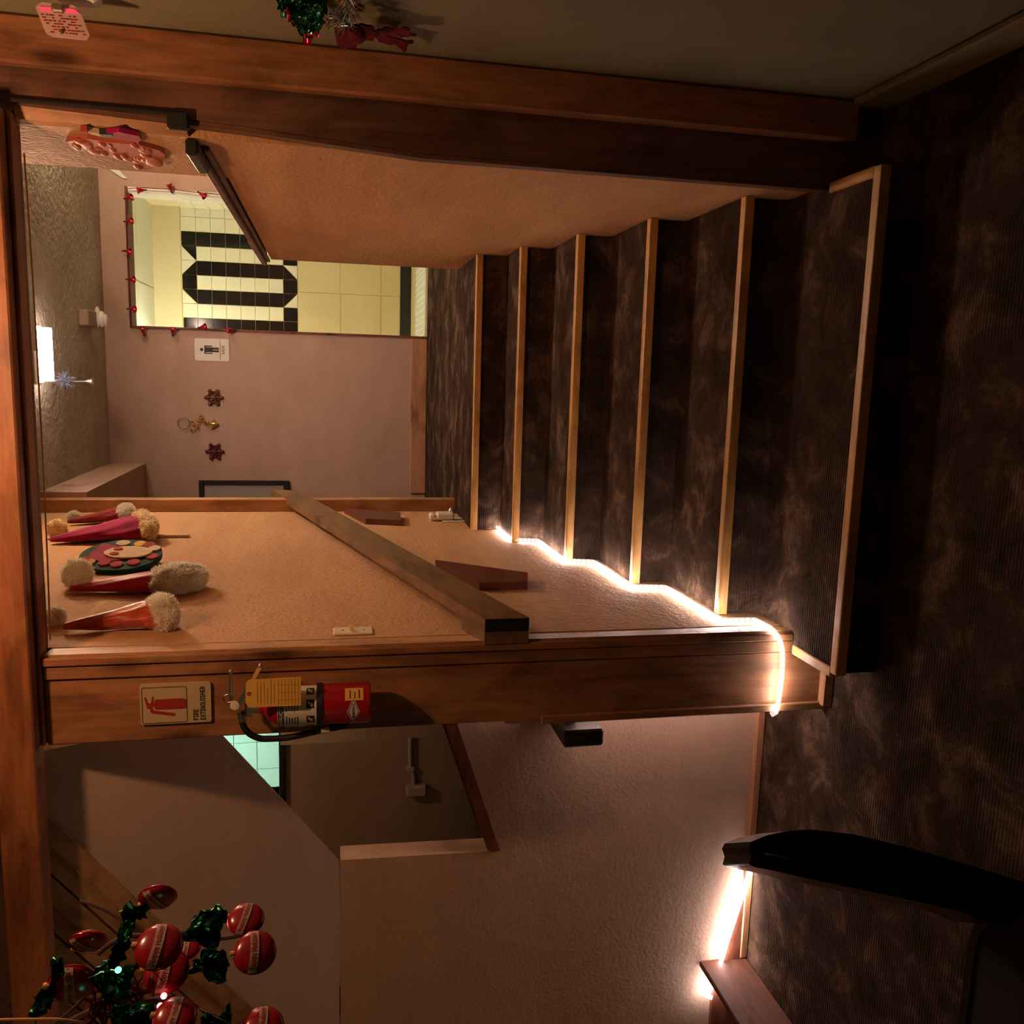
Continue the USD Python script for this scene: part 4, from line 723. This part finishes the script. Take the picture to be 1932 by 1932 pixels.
ec.part("small_print", cat(pr2), "ink_red", False, kind="stuff")
q = PY(114, 61, YS-.004); ec.part("stud", ball(q, .004, 1), "chrome", True); q = PY(108, 10, YS-.01); ec.part("clip", box(q[0]-.012, q[0]+.004, YS-.012, YS+.004, q[2]-.012, q[2]+.012, .003), "steel_dull")
a, b = PY(95, -10, YS+.02), PY(188, 7, YS+.02)
ef = T("wall_fixture", "white rounded fixture above the pale pink card at the picture's edge", "fixture", (.78, YS, b[2])); ef.part("body", box(min(a[0], b[0]), .79, YS+.01, YS+.06, b[2], a[2], .012), "white_plastic"); ef.part("arm", box(cx_-.004, cx_+.008, YS+.004, YS+.03, (a[2]+b[2])/2-.006, (a[2]+b[2])/2+.006, .002), "steel_dull")

# ================================================================== HOLIDAY ORNAMENTS (upper left, near the viewer)
def ornament(px, rpx, sx, tilt, d, label, dz=0.0, txt="Happy Holidays", flip=1):
    """disc-shaped red ornament; px centre in the photo, rpx half height, sx apparent squash (turned away), tilt of the banner"""
    c = PY(*px, d); r = rpx*d/F_PX*1.0
    t = T("holiday_ornament", label, "ornament", tuple(c), "red Happy Holidays ornaments on the foil garland")
    yaw = math.acos(max(.2, min(1, sx)))*flip; toward = CAM-c; toward[2] *= .3; toward /= np.linalg.norm(toward)
    az = math.atan2(toward[1], toward[0])+yaw; n = np.array([math.cos(az), math.sin(az), -.05]); n /= np.linalg.norm(n)
    up = np.array([math.sin(tilt)*-n[1], math.sin(tilt)*n[0], math.cos(tilt)]); up -= n*(up@n); up /= np.linalg.norm(up); side = np.cross(up, n)
    M = np.eye(4); M[:3, 0], M[:3, 1], M[:3, 2], M[:3, 3] = side, up, n, c
    b_ = trimesh.creation.icosphere(3, r); b_.apply_transform(np.diag([1, 1, .42, 1])); b_.apply_transform(M); t.part("disc", b_, "ball_red", True)
    rim = tube([M[:3, :3] @ (r*1.0*np.array([math.cos(g), math.sin(g), 0]))+c for g in np.linspace(0, 2*PI, 40)], r*.045, 6); t.part("rim", rim, "foil_red", 40)
    cp_ = lathe([(0, 0), (r*.16, 0), (r*.16, r*.22), (r*.05, r*.26), (0, r*.26)], c+up*r*.96, up, 14); t.part("hanger_cap", cp_, "ball_cap", 40)
    hk = min((PY(*q_, w_) for *q_, w_ in ((185, 1800, 1.45), (250, 1765, 1.45), (300, 1770, 1.45), (420, 1770, 1.45), (470, 1760, 1.45), (200, 1900, 1.38), (300, 1886, 1.38), (330, 1880, 1.38), (235, 1760, 1.46), (140, 1900, 1.4))), key=lambda g: np.linalg.norm(g-c)); t.part('thread', rod(c+up*r*1.2, hk, .0009, 5), 'twig')
    # banner across the disc, lifted off the curved face
    def face(x, y, lift):
        q = 1-(x*x+y*y)/(r*r); z = .42*r*math.sqrt(max(q, 0.0))+lift; return M[:3, :3] @ np.array([x, y, z])+c
    n_ = 18; v, f = [], []
    for i in range(n_+1):
        x = -r*.98+2*r*.98*i/n_
        for y in (-r*.21, r*.21): v.append(face(x, y*1.0+(.10*x*x/r), r*.05))
    for i in range(n_): f += [(2*i, 2*i+2, 2*i+3), (2*i, 2*i+3, 2*i+1)]
    f += [(a_, c_, b__) for a_, b__, c_ in f]
    bp = t.part("banner", trimesh.Trimesh(np.array(v), f, process=False), "banner_white", False)
    tm = meshkit.text_mesh(txt, r*.24, r*.004, True); tm.apply_transform(np.diag([1.72*r/np.ptp(tm.bounds[:, 0]), 1, 1, 1])); tm.apply_translation((-tm.bounds[:, 0].mean(), -r*.09, 0))
    vv = np.array([face(x, y+.10*x*x/r, r*.055+z) for x, y, z in tm.vertices]); t.part("lettering", trimesh.Trimesh(vv, tm.faces, process=False), "ink_crimson", False)
R_ = math.radians
ornament((298, 1692), 34, .55, R_(-28), 1.55, "edge-on red ornament, topmost on its own above the foil leaves", flip=-1)
ornament((166, 1775), 34, .42, R_(-40), 1.5, "thin turned-away red ornament beside the timber beam", flip=-1)
ornament((300, 1787), 43, .92, R_(8), 1.3, "red Happy Holidays ornament at the centre of the foil cluster")
ornament((314, 1832), 41, .95, R_(6), 1.36, "dim red ornament just behind the central one")
ornament((136, 1855), 42, .72, R_(2), 1.35, "red ornament low against the beam at the upper left", flip=-1)
ornament((464, 1735), 34, .85, R_(14), 1.45, "upper red ornament of the pair lowest on the garland")
ornament((481, 1797), 40, .95, R_(0), 1.3, "front red ornament catching violet light, lowest on the garland")
ornament((330, 1921), 40, .9, R_(12), 1.25, "red ornament at the picture's left edge, under the pink fairy bulb")
ornament((496, 1938), 40, .9, R_(4), 1.25, "red ornament cut off at the picture's left edge, lowest of all")
ornament((352, 1788), 26, .8, R_(0), 1.5, "shadowed red ornament deep inside the foil cluster")
fg = T("foil_garland", "green foil garland of crumpled leaves holding the red holiday ornaments", "garland", tuple(PY(300, 1850, 1.4)))
rng = np.random.default_rng(31)
def leaf_at(px, d, seed):
    P3 = [PY(*p, d) for p in px]; o = P3[0]; e = crumple([((p-o)[0], (p-o)[2]) for p in P3], .003, seed, amp=.026); e.apply_transform(frame(o, (1, 0, 0), (0, 0, 1))); fg.part("foil_leaf", e, "foil_green", False)
for px, d in (([(230, 1708), (250, 1700), (282, 1712), (276, 1730), (255, 1738), (252, 1765), (238, 1800), (215, 1830), (205, 1818), (222, 1775), (228, 1740)], 1.42), ([(345, 1748), (375, 1722), (415, 1712), (428, 1720), (420, 1752), (412, 1782), (395, 1785), (372, 1770), (350, 1762)], 1.42), ([(355, 1826), (380, 1800), (395, 1790), (418, 1782), (430, 1812), (424, 1850), (400, 1845), (370, 1832)], 1.38),
              ([(170, 1838), (200, 1830), (256, 1818), (262, 1832), (240, 1870), (248, 1880), (235, 1890), (200, 1882), (185, 1868)], 1.34), ([(60, 1915), (75, 1880), (98, 1850), (100, 1810), (122, 1800), (124, 1822), (108, 1862), (92, 1905), (68, 1925)], 1.34), ([(205, 1910), (235, 1892), (290, 1895), (295, 1940), (215, 1945)], 1.3), ([(380, 1925), (400, 1915), (425, 1905), (432, 1895), (442, 1925), (440, 1945), (375, 1945)], 1.3), ([(180, 1820), (215, 1795), (225, 1800), (216, 1830), (190, 1842)], 1.45)):
    leaf_at(px, d, int(rng.integers(1000)))
fg.part("twig", cat([tube(spline([PY(185, 1800, 1.45), PY(250, 1765, 1.45), PY(300, 1770, 1.45), PY(420, 1770, 1.45), PY(470, 1760, 1.45)], 30), .004, 6), tube(spline([PY(130, 1930, 1.38), PY(200, 1900, 1.38), PY(300, 1886, 1.38), PY(330, 1880, 1.38)], 30), .006, 6), tube(spline([PY(150, 1700, 1.5), PY(235, 1760, 1.46), PY(140, 1900, 1.4), PY(60, 1960, 1.4)], 40), .003, 6)]), "twig", 40)
fg.part("tie_wire", tube([PY(140, 1900, 1.4), PY(120, 1890, 1.6), PY(62, 1880, 2.298)], .0012, 6), "black_rubber")
gb = T("unseen_green_bulb", "unseen green bulb out of view at the left, placed for a green streak on the extinguisher", "bulb", (-1.75, .75, 1.75)); gb.part("bulb", ball((-1.75, .75, 1.75), .022, 2), "glow_green_far", True); gb.part("wire", rod((-1.75, .75, 1.77), (-1.75, .75, 2.72), .002, 6), "foil_green")  # out-of-view bulb that gives the extinguisher a green streak
bl = []
for k in range(150):
    q = PY(170+rng.uniform(0, 110), 1885+rng.uniform(-25, 50), 1.38); d = rng.normal(0, 1, 3); d /= np.linalg.norm(d); bl.append(tube([q, q+d*rng.uniform(.012, .03)], (.003, .001), 4))
fg.part("needles", cat(bl), "berry", False, kind="stuff")
for px, m in (((223, 1830), "glow_green"), ((309, 1879), "glow_fairy_red"), ((302, 1898), "glow_fairy_red")):
    fg.part("fairy_bulb", ball(PY(*px, 1.32), .005, 2), m, True)
# cable at the left edge
solo("cable", tube(spline([PY(-30, 1925, 1.3), PY(60, 1923, 1.3), PY(120, 1924, 1.3), PY(160, 1930, 1.32)], 20), .002, 6), "cord_tan", "pale thin cable crossing the beam at the picture's upper left", "cable")

# ================================================================== CHAIR (lower left, near the viewer)
cc = T("bar_chair", "black leather armchair standing on the dark carpet near the viewer", "chair", (-.75, 1.12, 0))
D0 = 1.10
def CP(x, y, d=D0): p = PY(x, y, d); return (p[0], p[2])
sideo = [CP(*p) for p in [(1405, 1590), (1410, 1580), (1440, 1568), (1480, 1560), (1520, 1557), (1600, 1566), (1700, 1590), (1820, 1625), (1960, 1668), (1960, 1745), (1860, 1735), (1800, 1710), (1700, 1688), (1600, 1667), (1520, 1650), (1450, 1634), (1418, 1628), (1406, 1622), (1410, 1606)]]
po_ = Polygon(sideo).buffer(0)
rad = np.array([-.55, 1.0]); rad /= np.linalg.norm(rad)
def slab(poly, y0, y1, shift=-.34):
    """profile in x,z carried back from y0 to y1 along the line of sight's lean, so the back has real width"""
    e = trimesh.creation.extrude_polygon(poly, 1.0, engine="earcut"); v = np.array(e.vertices); o = np.stack([v[:, 0]+shift*v[:, 2]*(y1-y0), y0+v[:, 2]*(y1-y0), v[:, 1]], 1); return trimesh.Trimesh(o, e.faces[:, ::-1], process=False)
low = po_.intersection(sbox(-5, .30, 5, 5))
cc.part("back_frame", slab(low.difference(low.buffer(-.022)), D0-.012, D0+.07, -.6), "black_gloss", 40)
cc.part("back_cushion", slab(low.buffer(-.020), D0, D0+.06, -.6), "leather_brown", 40)
seat = rounded(-1.34, .62, -.80, 1.145, .13); cc.part("seat", prism(seat, (0, 0, .40), (1, 0, 0), (0, 1, 0), .075), "leather_black", 30)
cc.part("seat_trim", prism(seat.buffer(.006).difference(seat.buffer(-.01)), (0, 0, .472), (1, 0, 0), (0, 1, 0), .008), "black_gloss", 30)
cc.part("side_rail", box(-.86, -.70, 1.03, 1.10, .33, .41, .01), "black_gloss", 40)
for lx, ly in ((-1.28, .68), (-.86, .68), (-1.28, 1.09), (-.84, 1.09)): cc.part("leg", tube([(lx, ly, 0), (lx, ly, .40)], (.016, .022), 12), "black_gloss", 40)
